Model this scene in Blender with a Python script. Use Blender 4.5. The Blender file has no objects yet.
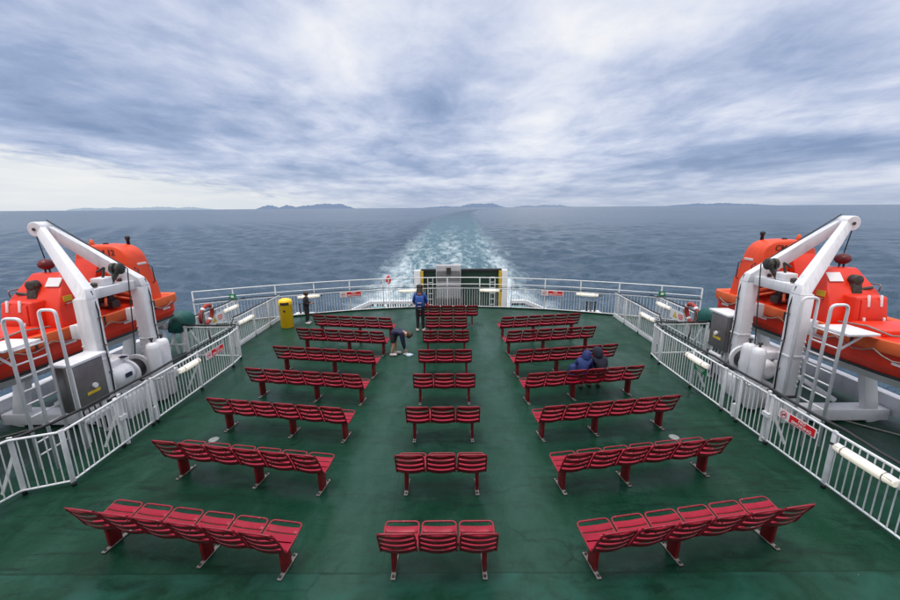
import bpy, bmesh, math, random
from mathutils import Vector, Matrix, Quaternion
random.seed(7)
R = math.radians
scene = bpy.context.scene
col = scene.collection
V = Vector

# ------------------------------------------------------------------ materials
def nodes_of(m):
    m.use_nodes = True
    nt = m.node_tree
    nt.nodes.clear()
    return nt

def N(nt, t, **kw):
    n = nt.nodes.new(t)
    for k, v in kw.items():
        if k in n.inputs.keys() if isinstance(k, str) else False:
            n.inputs[k].default_value = v
        else:
            setattr(n, k, v)
    return n

def setin(n, **kw):
    for k, v in kw.items():
        n.inputs[k.replace('_', ' ')].default_value = v
    return n

def math_n(nt, op, a, b=None, c=None, clamp=False):
    n = nt.nodes.new('ShaderNodeMath'); n.operation = op; n.use_clamp = clamp
    for i, x in enumerate((a, b, c)):
        if x is None: continue
        if isinstance(x, (int, float)): n.inputs[i].default_value = x
        else: nt.links.new(x, n.inputs[i])
    return n.outputs[0]

def mix_c(nt, fac, a, b):
    n = nt.nodes.new('ShaderNodeMix'); n.data_type = 'RGBA'
    for i, x in ((0, fac), (6, a), (7, b)):
        if isinstance(x, (int, float)): n.inputs[i].default_value = x
        elif isinstance(x, tuple): n.inputs[i].default_value = (*x[:3], 1)
        else: nt.links.new(x, n.inputs[i])
    return n.outputs[2]

def ramp(nt, fac, stops, interp='LINEAR'):
    n = nt.nodes.new('ShaderNodeValToRGB'); cr = n.color_ramp; cr.interpolation = interp
    while len(cr.elements) < len(stops): cr.elements.new(0.5)
    for e, (p, c) in zip(cr.elements, stops):
        e.position = p
        e.color = (c, c, c, 1) if isinstance(c, (int, float)) else (*c[:3], 1)
    nt.links.new(fac, n.inputs[0])
    return n.outputs[0]

def noise(nt, vec, scale, detail=4, rough=.55, dist=0.):
    n = nt.nodes.new('ShaderNodeTexNoise')
    n.inputs['Scale'].default_value = scale; n.inputs['Detail'].default_value = detail
    n.inputs['Roughness'].default_value = rough; n.inputs['Distortion'].default_value = dist
    if vec is not None: nt.links.new(vec, n.inputs['Vector'])
    return n.outputs['Fac']

def mapping(nt, vec, scale=(1, 1, 1), loc=(0, 0, 0), rot=(0, 0, 0)):
    n = nt.nodes.new('ShaderNodeMapping')
    n.inputs['Scale'].default_value = scale; n.inputs['Location'].default_value = loc
    n.inputs['Rotation'].default_value = rot
    nt.links.new(vec, n.inputs['Vector'])
    return n.outputs[0]

def bump(nt, h, strength=.2, dist=.02, normal=None):
    n = nt.nodes.new('ShaderNodeBump')
    n.inputs['Strength'].default_value = strength; n.inputs['Distance'].default_value = dist
    nt.links.new(h, n.inputs['Height'])
    if normal is not None: nt.links.new(normal, n.inputs['Normal'])
    return n.outputs[0]

def paint(name, c, c2=None, rough=.4, chip=None, chip_amt=.0, scale=6., bmp=.05, metal=0., coat=0., edge=None, grime=None, stretch=None, spec=.5):
    """painted / weathered surface: two tones, stains, optional chips and worn edges"""
    m = bpy.data.materials.new(name); nt = nodes_of(m)
    tc = nt.nodes.new('ShaderNodeTexCoord'); geo = nt.nodes.new('ShaderNodeNewGeometry')
    pos = geo.outputs['Position']
    c2 = c2 or tuple(x * .7 for x in c)
    f = noise(nt, pos, scale, 6, .6)
    cc = mix_c(nt, ramp(nt, f, [(.35, 0.), (.7, 1.)]), c, c2)
    if chip:
        g = noise(nt, mapping(nt, pos, stretch), scale, 6, .68) if stretch else noise(nt, pos, scale * 6, 5, .65)
        cm = ramp(nt, g, [(.70 - chip_amt, 0.), (.73 - chip_amt, 1.)])
        cc = mix_c(nt, cm, cc, chip)
    if grime:
        gs = noise(nt, mapping(nt, pos, (7, 7, .55)), 1.6, 7, .7)
        gl_ = noise(nt, pos, .9, 4, .6)
        gm = math_n(nt, 'MULTIPLY', ramp(nt, gs, [(.50, 0.), (.72, 1.)]), ramp(nt, gl_, [(.38, 0.), (.62, .75)]))
        cc = mix_c(nt, gm, cc, grime)
        sp_ = noise(nt, pos, 16, 4, .6)
        cc = mix_c(nt, ramp(nt, sp_, [(.715, 0.), (.74, .7)]), cc, (.30, .13, .06))
    if edge:
        pt = ramp(nt, geo.outputs['Pointiness'], [(.53, 0.), (.58, 1.)])
        g2 = noise(nt, pos, scale * 5, 3)
        em = math_n(nt, 'MULTIPLY', pt, ramp(nt, g2, [(.52, 0.), (.62, 1.)]))
        cc = mix_c(nt, em, cc, edge)
    b = nt.nodes.new('ShaderNodeBsdfPrincipled')
    nt.links.new(cc, b.inputs['Base Color'])
    rr = nt.nodes.new('ShaderNodeMapRange'); nt.links.new(f, rr.inputs[0])
    rr.inputs[3].default_value = rough * .75; rr.inputs[4].default_value = min(1, rough * 1.35)
    nt.links.new(rr.outputs[0], b.inputs['Roughness'])
    b.inputs['Specular IOR Level'].default_value = spec
    b.inputs['Metallic'].default_value = metal; b.inputs['Coat Weight'].default_value = coat
    if bmp:
        h = noise(nt, pos, scale * 4, 5)
        nt.links.new(bump(nt, h, bmp * 2, .01), b.inputs['Normal'])
    o = nt.nodes.new('ShaderNodeOutputMaterial'); nt.links.new(b.outputs[0], o.inputs[0])
    return m

M = {}
M['red'] = paint('bench_red_paint', (.27, .004, .018), (.18, .003, .013), .33, (.50, .22, .21), .055, 5., .06, spec=.36, stretch=(2.2, 12, 12))
M['red_frame'] = paint('bench_frame_paint', (.30, .007, .024), (.20, .006, .017), .38, (.62, .42, .42), .035, 5., .04)
M['red_seat'] = paint('bench_red_seat_paint', (.35, .005, .028), (.26, .004, .021), .36, (.5, .18, .2), .03, 5., .05, spec=.22, stretch=(3, 10, 10))
M['red_leg'] = paint('bench_leg_paint', (.22, .005, .011), (.14, .004, .008), .4, (.2, .05, .03), .0, 7.)
M['foot'] = paint('bench_foot_galvanised', (.34, .31, .30), (.20, .15, .13), .55, (.16, .05, .03), .05, 14.)
M['white'] = paint('white_marine_paint', (.80, .80, .83), (.70, .70, .73), .38, (.55, .45, .38), -.07, 2.2, .03, grime=(.50, .46, .42))
M['white2'] = paint('white_rail_paint', (.80, .81, .82), (.68, .69, .70), .45, (.42, .34, .28), -.03, 9., .03, grime=(.48, .45, .42))
M['black'] = paint('black_rubber', (.012, .012, .014), (.03, .03, .033), .55, scale=12)
M['dark'] = paint('dark_greasy_steel', (.035, .035, .03), (.09, .085, .075), .45, scale=18, metal=.4)
M['steel'] = paint('stainless_steel_box', (.30, .28, .28), (.22, .20, .20), .36, scale=3, metal=.75)
M['orange'] = paint('boat_orange_grp', (.86, .072, .010), (.74, .052, .008), .42, (.45, .05, .03), -.05, 2.5, .04, grime=(.50, .05, .015))
M['redhull'] = paint('boat_red_hull', (.80, .036, .008), (.68, .026, .007), .4, (.40, .03, .02), -.05, 2.2, .04, grime=(.42, .035, .02))
M['fender'] = paint('faded_orange_fender', (.70, .125, .028), (.58, .09, .022), .7, (.5, .3, .2), -.03, 4, .1)
M['buoy'] = paint('faded_lifebuoy_red', (.42, .045, .03), (.30, .03, .022), .55, (.55, .4, .35), -.03, 6)
M['darkred'] = paint('dark_red_ball', (.16, .006, .01), (.1, .004, .008), .4, scale=9)
M['yellow'] = paint('yellow_bin_plastic', (.95, .60, .012), (.92, .50, .008), .38, (.5, .3, .05), -.05, 4, .02)
M['yellow2'] = paint('yellow_marking', (.75, .5, .03), None, .5)
M['green_tarp'] = paint('green_tarpaulin', (.006, .10, .085), (.004, .065, .055), .5, scale=5, bmp=.5)
M['green_panel'] = paint('dark_green_ramp', (.018, .058, .036), (.012, .042, .026), .5, scale=2)
M['grey'] = paint('grey_hatch_paint', (.42, .42, .43), (.33, .33, .34), .5, scale=3)
M['drain'] = paint('drain_metal', (.30, .32, .31), (.2, .22, .21), .5, scale=20)
M['grey_dk'] = paint('grey_ramp_plate', (.2, .2, .2), (.14, .14, .14), .5, scale=3)
M['signred'] = paint('sign_red', (.72, .012, .016), (.66, .012, .016), .4, scale=3, bmp=0)
M['signwhite'] = paint('sign_white', (.82, .80, .80), (.76, .74, .74), .4, scale=3, bmp=0)
M['signgreen'] = paint('sign_green', (.01, .22, .08), None, .4, bmp=0)
M['letter_white'] = paint('lettering_white', (.85, .85, .85), (.8, .8, .8), .5, bmp=0)
M['letter_black'] = paint('lettering_black', (.015, .015, .015), None, .5, bmp=0)
M['letter_worn'] = paint('worn_boat_lettering', (.07, .012, .008), (.22, .03, .01), .6, bmp=0)
M['skin'] = paint('skin', (.55, .30, .21), (.50, .26, .18), .5, scale=12, bmp=.02)
M['hair'] = paint('dark_hair', (.012, .008, .006), (.03, .02, .014), .5, scale=40, bmp=.4)
M['hair_brown'] = paint('brown_hair', (.03, .015, .009), (.06, .032, .018), .5, scale=40, bmp=.4)
M['blackcloth'] = paint('black_cloth', (.012, .012, .016), (.022, .022, .028), .85, scale=20, bmp=.3)
M['navy'] = paint('navy_cloth', (.010, .014, .045), (.016, .02, .06), .8, scale=16, bmp=.3)
M['bluejacket'] = paint('blue_jacket', (.018, .085, .36), (.012, .06, .27), .6, scale=14, bmp=.3)
M['royal'] = paint('royal_blue_cloth', (.008, .030, .15), (.006, .020, .10), .7, scale=14, bmp=.3)
M['shoe'] = paint('pale_shoes', (.65, .60, .58), (.5, .45, .43), .6, scale=18)
M['navy_dk'] = paint('dark_navy_coat', (.006, .008, .022), (.010, .012, .030), .8, scale=22, bmp=.6)
M['pink'] = paint('pink_cloth', (.75, .10, .14), None, .6)
M['paleblue'] = paint('pale_blue_paint', (.30, .55, .62), (.25, .48, .55), .5)
M['palecloth'] = paint('pale_blue_cloth', (.55, .66, .74), (.42, .56, .68), .8)
M['rope'] = paint('grey_rope', (.35, .34, .31), (.22, .21, .19), .8, scale=40, bmp=.4)
M['strap'] = paint('orange_strap', (.65, .10, .03), None, .7)
M['hull'] = paint('ship_hull_white', (.78, .78, .80), (.68, .68, .70), .4, scale=.6, grime=(.5, .46, .42))
M['kick'] = paint('deck_edge_green', (.004, .016, .011), (.003, .010, .008), .45, scale=5)

def lamp_mat():
    m = bpy.data.materials.new('lamp_diffuser'); nt = nodes_of(m)
    geo = nt.nodes.new('ShaderNodeNewGeometry')
    f = noise(nt, geo.outputs['Position'], 9, 3)
    b = nt.nodes.new('ShaderNodeBsdfPrincipled')
    nt.links.new(mix_c(nt, f, (.85, .82, .74), (.80, .75, .66)), b.inputs['Base Color'])
    b.inputs['Roughness'].default_value = .25
    b.inputs['Emission Color'].default_value = (1, .90, .70, 1); b.inputs['Emission Strength'].default_value = .35
    o = nt.nodes.new('ShaderNodeOutputMaterial'); nt.links.new(b.outputs[0], o.inputs[0])
    return m
M['lamp'] = lamp_mat()

def deck_mat():
    m = bpy.data.materials.new('green_deck_paint'); nt = nodes_of(m)
    geo = nt.nodes.new('ShaderNodeNewGeometry'); pos = geo.outputs['Position']
    sep = nt.nodes.new('ShaderNodeSeparateXYZ'); nt.links.new(pos, sep.inputs[0])
    big = noise(nt, pos, .45, 7, .62, .4)
    med = noise(nt, mapping(nt, pos, (1, .6, 1)), 1.6, 8, .68, .6)
    fine = noise(nt, pos, 22, 6, .7)
    c = mix_c(nt, ramp(nt, big, [(.32, 0.), (.68, 1.)]), (.003, .034, .016), (.006, .050, .027))
    c = mix_c(nt, ramp(nt, med, [(.44, 0.), (.68, .85)]), c, (.019, .068, .046))
    # dark scuffs and stains
    sc = noise(nt, mapping(nt, pos, (.8, 3.2, 1), (3, 1, 0)), 1.1, 8, .72, 1.2)
    c = mix_c(nt, ramp(nt, sc, [(.51, 0.), (.64, .85)]), c, (.004, .020, .013))
    # pale worn scratches
    sw = noise(nt, mapping(nt, pos, (5, 1.2, 1), (9, 4, 0), (0, 0, .5)), 2.0, 9, .8, 1.)
    c = mix_c(nt, ramp(nt, sw, [(.62, 0.), (.72, .55)]), c, (.07, .12, .095))
    sp = noise(nt, pos, 7, 3, .6)
    c = mix_c(nt, ramp(nt, sp, [(.765, 0.), (.79, .7)]), c, (.25, .28, .26))
    c = mix_c(nt, ramp(nt, fine, [(.3, .45), (.6, 0.)]), c, (.003, .018, .010))
    # aisle lanes between the bench columns: sheen painted in as a paler colour
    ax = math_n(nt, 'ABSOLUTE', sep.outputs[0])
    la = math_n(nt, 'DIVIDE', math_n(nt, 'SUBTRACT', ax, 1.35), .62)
    lane_sheen = math_n(nt, 'POWER', 2.718, math_n(nt, 'MULTIPLY', math_n(nt, 'MULTIPLY', la, la), -1.))
    lane_sheen = math_n(nt, 'MULTIPLY', lane_sheen, ramp(nt, noise(nt, mapping(nt, pos, (1.6, .8, 1), (4, 9, 0)), 1.2, 8, .7, .6), [(.30, .15), (.68, .85)]))
    c = mix_c(nt, math_n(nt, 'MULTIPLY', lane_sheen, .75), c, (.036, .088, .066))
    # irregular dark cracks and lap marks in the coating
    wv = nt.nodes.new('ShaderNodeVectorMath'); wv.operation = 'ADD'
    wn_ = nt.nodes.new('ShaderNodeTexNoise'); wn_.inputs['Scale'].default_value = 1.7; wn_.inputs['Detail'].default_value = 6
    nt.links.new(pos, wn_.inputs['Vector'])
    ws = nt.nodes.new('ShaderNodeVectorMath'); ws.operation = 'SCALE'; ws.inputs[3].default_value = .55
    nt.links.new(wn_.outputs['Color'], ws.inputs[0]); nt.links.new(mapping(nt, pos, (.5, 1.15, 1)), wv.inputs[0]); nt.links.new(ws.outputs[0], wv.inputs[1])
    vo = nt.nodes.new('ShaderNodeTexVoronoi'); vo.feature = 'DISTANCE_TO_EDGE'; vo.inputs['Scale'].default_value = .75
    nt.links.new(wv.outputs[0], vo.inputs['Vector'])
    ck = math_n(nt, 'MULTIPLY', ramp(nt, vo.outputs['Distance'], [(.0, 1.), (.022, 0.)]), ramp(nt, noise(nt, pos, .9, 4), [(.46, 0.), (.62, .75)]))
    c = mix_c(nt, ck, c, (.004, .018, .012))
    ru = noise(nt, mapping(nt, pos, (1, 1, 1), (17, 3, 0)), 3.1, 9, .75, .5)
    c = mix_c(nt, ramp(nt, ru, [(.70, 0.), (.76, .5)]), c, (.075, .045, .025))
    # weld seams across the plating
    def seam(co, period, off, w):
        a = math_n(nt, 'ADD', co, off)
        a = math_n(nt, 'MODULO', math_n(nt, 'ADD', a, period * 40), period)
        a = math_n(nt, 'ABSOLUTE', math_n(nt, 'SUBTRACT', a, period / 2))
        return math_n(nt, 'LESS_THAN', a, w)
    s1 = seam(sep.outputs[1], 6.0, -4.235 + 3.0, .014)
    s2 = seam(sep.outputs[0], 4.1, 2.05 + .75, .010)
    s = math_n(nt, 'MAXIMUM', s1, math_n(nt, 'MULTIPLY', s2, .6))
    s = math_n(nt, 'MULTIPLY', s, ramp(nt, med, [(.3, .15), (.6, .7)]))
    c = mix_c(nt, s, c, (.004, .018, .011))
    # wet strip in the nearest plate: puddle reflection painted in as lighter patches
    near = math_n(nt, 'LESS_THAN', sep.outputs[1], 4.235)
    pud_refl = noise(nt, mapping(nt, pos, (1., 1.5, 1), (2, 7, 0)), 1.3, 5, .6, .5)
    c = mix_c(nt, math_n(nt, 'MULTIPLY', near, ramp(nt, pud_refl, [(.42, 0.), (.66, .8)])), c, (.018, .085, .062))
    b = nt.nodes.new('ShaderNodeBsdfPrincipled')
    nt.links.new(c, b.inputs['Base Color'])
    wet = noise(nt, mapping(nt, pos, (.9, .55, 1), (5, 2, 0)), .7, 6, .6, .5)
    rgh = ramp(nt, wet, [(.36, .16), (.60, .48)])
    rgh = math_n(nt, 'ADD', rgh, math_n(nt, 'MULTIPLY', fine, .10))
    nt.links.new(rgh, b.inputs['Roughness'])
    b.inputs['Specular IOR Level'].default_value = .17
    h = math_n(nt, 'ADD', math_n(nt, 'MULTIPLY', fine, .25), med)
    nt.links.new(bump(nt, h, .25, .008), b.inputs['Normal'])
    o = nt.nodes.new('ShaderNodeOutputMaterial'); nt.links.new(b.outputs[0], o.inputs[0])
    return m
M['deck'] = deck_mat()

SEA_Z = -13.0
def sea_mat():
    m = bpy.data.materials.new('sea_water'); nt = nodes_of(m)
    geo = nt.nodes.new('ShaderNodeNewGeometry'); pos = geo.outputs['Position']
    sep = nt.nodes.new('ShaderNodeSeparateXYZ'); nt.links.new(pos, sep.inputs[0])
    x, y = sep.outputs[0], sep.outputs[1]
    # --- waves
    w1 = noise(nt, mapping(nt, pos, (.8, 1.1, 1), rot=(0, 0, R(14))), .13, 6, .62, .5)
    w2 = noise(nt, mapping(nt, pos, (.85, 1.1, 1), rot=(0, 0, R(-10))), .42, 5, .65, .6)
    w3 = noise(nt, mapping(nt, pos, (.7, 1., 1), rot=(0, 0, R(6))), .035, 4, .6, .3)
    w4 = noise(nt, mapping(nt, pos, (.4, 1., 1)), .006, 4, .6, .2)
    b1 = bump(nt, w1, .6, 1.2)
    b2 = bump(nt, w2, 1., 1.0, b1)
    w5 = noise(nt, pos, 1.6, 4, .6)
    b2 = bump(nt, w5, .9, .18, b2)
    # --- wake masks
    yy = math_n(nt, 'MULTIPLY', y, y)
    xc = math_n(nt, 'ADD', math_n(nt, 'MULTIPLY', yy, 2.2e-5), -.5)
    dx = math_n(nt, 'SUBTRACT', x, xc)
    wid = math_n(nt, 'ADD', math_n(nt, 'MULTIPLY', y, .032), 15.4)
    wid = math_n(nt, 'MINIMUM', wid, 34.)
    edge_n = math_n(nt, 'MULTIPLY', math_n(nt, 'SUBTRACT', noise(nt, mapping(nt, pos, (1, .5, 1)), .13, 8, .68, .8), .5), 1.0)
    d = math_n(nt, 'DIVIDE', math_n(nt, 'ABSOLUTE', dx), wid)
    dn = math_n(nt, 'ADD', d, edge_n)
    inside = ramp(nt, math_n(nt, 'MULTIPLY', dn, .5), [(.36, 1.), (.56, 0.)])
    behind = math_n(nt, 'GREATER_THAN', y, 12.)
    inside = math_n(nt, 'MULTIPLY', inside, behind)
    fade = math_n(nt, 'POWER', 2.718, math_n(nt, 'MULTIPLY', y, -1 / 330.))
    fade2 = math_n(nt, 'POWER', 2.718, math_n(nt, 'MULTIPLY', y, -1 / 650.))
    # turbulent turquoise water + lacy foam
    fn = noise(nt, mapping(nt, pos, (1., .26, 1)), .17, 9, .70, 1.2)
    fn2 = noise(nt, mapping(nt, pos, (1., .34, 1)), .62, 8, .74, .8)
    foam = math_n(nt, 'ADD', math_n(nt, 'MULTIPLY', fn, .62), math_n(nt, 'MULTIPLY', fn2, .38))
    # denser foam near the edges and close behind the ship
    thr = math_n(nt, 'SUBTRACT', .600, math_n(nt, 'MULTIPLY', fade, .19))
    thr = math_n(nt, 'SUBTRACT', thr, math_n(nt, 'MULTIPLY', ramp(nt, d, [(.08, .05), (.30, .0), (.55, .0), (.85, .085), (1., .06)]), 1.))
    fm = math_n(nt, 'MULTIPLY', math_n(nt, 'SUBTRACT', foam, thr), 6., clamp=True)
    fm = math_n(nt, 'MULTIPLY', fm, inside)
    fm = math_n(nt, 'MULTIPLY', fm, math_n(nt, 'ADD', math_n(nt, 'MULTIPLY', fade, .95), .12))
    fm = math_n(nt, 'MULTIPLY', fm, math_n(nt, 'POWER', 2.718, math_n(nt, 'MULTIPLY', y, -1 / 700.)))
    base = mix_c(nt, ramp(nt, w4, [(.3, 0.), (.7, 1.)]), (.038, .072, .114), (.052, .092, .140))
    tq = math_n(nt, 'MULTIPLY', math_n(nt, 'MULTIPLY', inside, fade2), ramp(nt, fn, [(.36, .45), (.62, 1.)]))
    base = mix_c(nt, tq, base, mix_c(nt, ramp(nt, fn2, [(.35, 0.), (.65, 1.)]), (.055, .150, .180), (.105, .220, .25)))
    slick = ramp(nt, math_n(nt, 'ADD', math_n(nt, 'MULTIPLY', math_n(nt, 'DIVIDE', dx, wid), .25), .5), [(.08, 0.), (.17, 1.), (.22, 1.), (.28, 0.)])
    slick = math_n(nt, 'MULTIPLY', slick, ramp(nt, math_n(nt, 'MULTIPLY', y, 1 / 1500.), [(.07, 0.), (.16, 1.), (.9, .4)]))
    base = mix_c(nt, math_n(nt, 'MULTIPLY', slick, .8), base, (.015, .045, .085))
    # whitecaps: rare
    wc = noise(nt, mapping(nt, pos, (.6, 1.6, 1)), .11, 7, .6, .6)
    wcm = ramp(nt, wc, [(.755, 0.), (.775, .8)])
    fm2 = math_n(nt, 'MAXIMUM', fm, math_n(nt, 'MULTIPLY', wcm, .8))
    cc = mix_c(nt, fm2, base, (.74, .80, .84))
    b = nt.nodes.new('ShaderNodeBsdfPrincipled')
    nt.links.new(cc, b.inputs['Base Color'])
    rg = math_n(nt, 'ADD', math_n(nt, 'MULTIPLY', fm2, .6), .24)
    rg = math_n(nt, 'ADD', rg, math_n(nt, 'MULTIPLY', inside, .15))
    nt.links.new(rg, b.inputs['Roughness'])
    b.inputs['IOR'].default_value = 1.33
    b.inputs['Specular IOR Level'].default_value = .36
    nt.links.new(b2, b.inputs['Normal'])
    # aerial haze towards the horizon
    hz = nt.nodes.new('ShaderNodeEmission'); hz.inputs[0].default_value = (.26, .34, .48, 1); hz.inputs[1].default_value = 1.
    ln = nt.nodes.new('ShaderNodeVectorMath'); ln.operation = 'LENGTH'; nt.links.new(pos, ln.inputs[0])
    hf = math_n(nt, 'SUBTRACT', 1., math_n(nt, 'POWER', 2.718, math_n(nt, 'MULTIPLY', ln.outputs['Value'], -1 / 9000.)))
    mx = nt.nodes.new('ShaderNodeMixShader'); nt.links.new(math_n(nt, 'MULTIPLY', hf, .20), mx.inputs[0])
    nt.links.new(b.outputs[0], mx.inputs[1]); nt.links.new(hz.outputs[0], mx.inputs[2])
    o = nt.nodes.new('ShaderNodeOutputMaterial'); nt.links.new(mx.outputs[0], o.inputs[0])
    return m
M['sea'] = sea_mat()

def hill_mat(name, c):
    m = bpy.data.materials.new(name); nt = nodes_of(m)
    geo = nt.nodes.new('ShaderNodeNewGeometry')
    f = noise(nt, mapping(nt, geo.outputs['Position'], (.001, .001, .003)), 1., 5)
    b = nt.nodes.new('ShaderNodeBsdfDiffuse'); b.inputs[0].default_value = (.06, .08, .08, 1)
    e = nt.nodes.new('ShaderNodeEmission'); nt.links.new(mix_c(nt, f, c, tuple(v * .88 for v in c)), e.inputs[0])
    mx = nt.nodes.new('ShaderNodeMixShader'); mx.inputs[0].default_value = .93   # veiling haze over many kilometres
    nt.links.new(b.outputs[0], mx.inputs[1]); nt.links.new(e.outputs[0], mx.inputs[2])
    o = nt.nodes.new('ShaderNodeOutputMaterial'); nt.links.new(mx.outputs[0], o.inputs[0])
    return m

# ------------------------------------------------------------------ mesh helpers
ORG = {}
def tag(o, label=None, cat=None, group=None, kind=None):
    if label: o['label'] = label
    if cat: o['category'] = cat
    if group: o['group'] = group
    if kind: o['kind'] = kind
    return o

def thing(name, label, cat, loc=(0, 0, 0), group=None):
    o = bpy.data.objects.new(name, None); col.objects.link(o)
    o.location = loc; o.empty_display_size = .1
    ORG[o.name] = V(loc)
    return tag(o, label, cat, group)

class MB:
    def __init__(s): s.bm = bmesh.new()
    def _add(s, verts, faces):
        vs = [s.bm.verts.new(v) for v in verts]
        for f in faces:
            try: s.bm.faces.new([vs[i] for i in f])
            except ValueError: pass
        return s
    def box(s, c, size, rot=None):
        h = V(size) / 2; c = V(c)
        pts = [V((sx * h.x, sy * h.y, sz * h.z)) for sx in (-1, 1) for sy in (-1, 1) for sz in (-1, 1)]
        if rot is not None:
            q = rot if isinstance(rot, (Quaternion, Matrix)) else Matrix.Rotation(rot, 3, 'Z')
            pts = [q @ p for p in pts]
        return s._add([c + p for p in pts], [(0, 1, 3, 2), (4, 6, 7, 5), (0, 4, 5, 1), (2, 3, 7, 6), (0, 2, 6, 4), (1, 5, 7, 3)])
    def box2(s, a, b):
        a, b = V(a), V(b); return s.box((a + b) / 2, [abs(x) for x in (b - a)])
    def bar(s, p0, p1, w, h, side=V((0, 0, 1)), w1=None, h1=None):
        """box beam from p0 to p1; w along (dir x side), h along side"""
        p0, p1 = V(p0), V(p1); d = (p1 - p0).normalized()
        u = d.cross(V(side)); 
        if u.length < 1e-4: u = d.cross(V((1, 0, 0)))
        u.normalize(); n = u.cross(d).normalized()
        w1 = w1 or w; h1 = h1 or h
        vs = []
        for p, ww, hh in ((p0, w, h), (p1, w1, h1)):
            for a, b in ((-1, -1), (1, -1), (1, 1), (-1, 1)):
                vs.append(p + u * a * ww / 2 + n * b * hh / 2)
        return s._add(vs, [(3, 2, 1, 0), (4, 5, 6, 7), (0, 1, 5, 4), (1, 2, 6, 5), (2, 3, 7, 6), (3, 0, 4, 7)])
    def tube(s, pts, r, n=8, closed=False, cap=True):
        pts = [V(p) for p in pts]; k = len(pts)
        rr = r if isinstance(r, (list, tuple)) else [r] * k
        rings = []; prev = None
        for i, p in enumerate(pts):
            a = pts[(i - 1) % k] if (closed or i > 0) else p
            b = pts[(i + 1) % k] if (closed or i < k - 1) else p
            t = (b - a).normalized()
            if prev is None:
                ref = V((0, 0, 1)) if abs(t.z) < .9 else V((1, 0, 0))
                u = t.cross(ref).normalized()
            else:
                u = (prev - t * prev.dot(t)).normalized()
            prev = u; w = t.cross(u)
            rings.append([s.bm.verts.new(p + (u * math.cos(2 * math.pi * j / n) + w * math.sin(2 * math.pi * j / n)) * rr[i]) for j in range(n)])
        m = k if closed else k - 1
        for i in range(m):
            A, B = rings[i], rings[(i + 1) % k]
            for j in range(n):
                f = s.bm.faces.new((A[j], A[(j + 1) % n], B[(j + 1) % n], B[j])); f.smooth = True
        if cap and not closed:
            s.bm.faces.new(rings[0][::-1]); s.bm.faces.new(rings[-1])
        return s
    def lathe(s, c, prof, n=20, axis='Z', cap=True):
        """prof: list of (r, h)"""
        c = V(c); rings = []
        for r, h in prof:
            ring = []
            for j in range(n):
                a = 2 * math.pi * j / n; x, y = r * math.cos(a), r * math.sin(a)
                p = V((x, y, h)) if axis == 'Z' else (V((h, x, y)) if axis == 'X' else V((y, h, x)))
                ring.append(s.bm.verts.new(c + p))
            rings.append(ring)
        for A, B in zip(rings, rings[1:]):
            for j in range(n):
                f = s.bm.faces.new((A[j], A[(j + 1) % n], B[(j + 1) % n], B[j])); f.smooth = True
        if cap:
            s.bm.faces.new(rings[0][::-1]); s.bm.faces.new(rings[-1])
        return s
    def ball(s, c, r, n=14):
        c = V(c); r = V((r, r, r)) if isinstance(r, (int, float)) else V(r)
        prof = [(max(1e-3, math.sin(math.pi * i / n)), -math.cos(math.pi * i / n)) for i in range(n + 1)]
        b0 = len(s.bm.verts); s.lathe((0, 0, 0), prof, n + 4)
        s.bm.verts.ensure_lookup_table()
        for v in s.bm.verts[b0:]:
            v.co = V((v.co.x * r.x, v.co.y * r.y, v.co.z * r.z)) + c
        return s
    def prism(s, poly, axis, a, b):
        """poly of 2-D points extruded along axis from a to b"""
        def P(u, v, w):
            return {'X': V((w, u, v)), 'Y': V((u, w, v)), 'Z': V((u, v, w))}[axis]
        n = len(poly)
        vs = [P(u, v, a) for u, v in poly] + [P(u, v, b) for u, v in poly]
        return s._add(vs, [tuple(range(n))[::-1], tuple(range(n, 2 * n))] + [(i, (i + 1) % n, n + (i + 1) % n, n + i) for i in range(n)])
    def loft(s, rings, closed=True, cap=True, smooth=False):
        R_ = [[s.bm.verts.new(V(p)) for p in r] for r in rings]
        n = len(R_[0])
        for A, B in zip(R_, R_[1:]):
            for j in range(n if closed else n - 1):
                f = s.bm.faces.new((A[j], A[(j + 1) % n], B[(j + 1) % n], B[j])); f.smooth = smooth
        if cap and closed:
            s.bm.faces.new(R_[0][::-1]); s.bm.faces.new(R_[-1])
        return s
    def mirror_x(s):
        for v in s.bm.verts: v.co.x = -v.co.x
        for f in s.bm.faces: f.normal_flip()
        return s
    def build(s, name, mat, parent=None, loc=None, bevel=0, seg=2, smooth=False, xf=None):
        bm = s.bm
        org = ORG.get(parent.name, V((0, 0, 0))) if parent is not None else V(loc or (0, 0, 0))
        if xf is not None: bm.transform(xf)
        bmesh.ops.recalc_face_normals(bm, faces=bm.faces)
        if bevel:
            eds = [e for e in bm.edges if len(e.link_faces) == 2 and e.calc_face_angle(0) > R(28)]
            bmesh.ops.bevel(bm, geom=eds, offset=bevel, segments=seg, affect='EDGES', profile=.5, clamp_overlap=True)
            for f in bm.faces: f.smooth = True
        if smooth:
            for f in bm.faces: f.smooth = True
        for v in bm.verts: v.co -= org
        me = bpy.data.meshes.new(name); bm.to_mesh(me); bm.free()
        if bevel:
            try: me.set_sharp_from_angle(angle=R(40))
            except Exception: pass
        me.materials.append(mat)
        o = bpy.data.objects.new(name, me); col.objects.link(o)
        if parent is not None: o.parent = parent
        else: o.location = org
        ORG[o.name] = org
        return o

def round_path(pts, r, n=5):
    """polyline with filleted inner corners"""
    pts = [V(p) for p in pts]; out = [pts[0]]
    for a, p, b in zip(pts, pts[1:], pts[2:]):
        da, db = (a - p), (b - p)
        k = min(r, da.length * .49, db.length * .49)
        s, e = p + da.normalized() * k, p + db.normalized() * k
        for i in range(n + 1):
            t = i / n
            out.append(s * (1 - t) ** 2 + p * 2 * t * (1 - t) + e * t ** 2)
    out.append(pts[-1])
    return out

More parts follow.
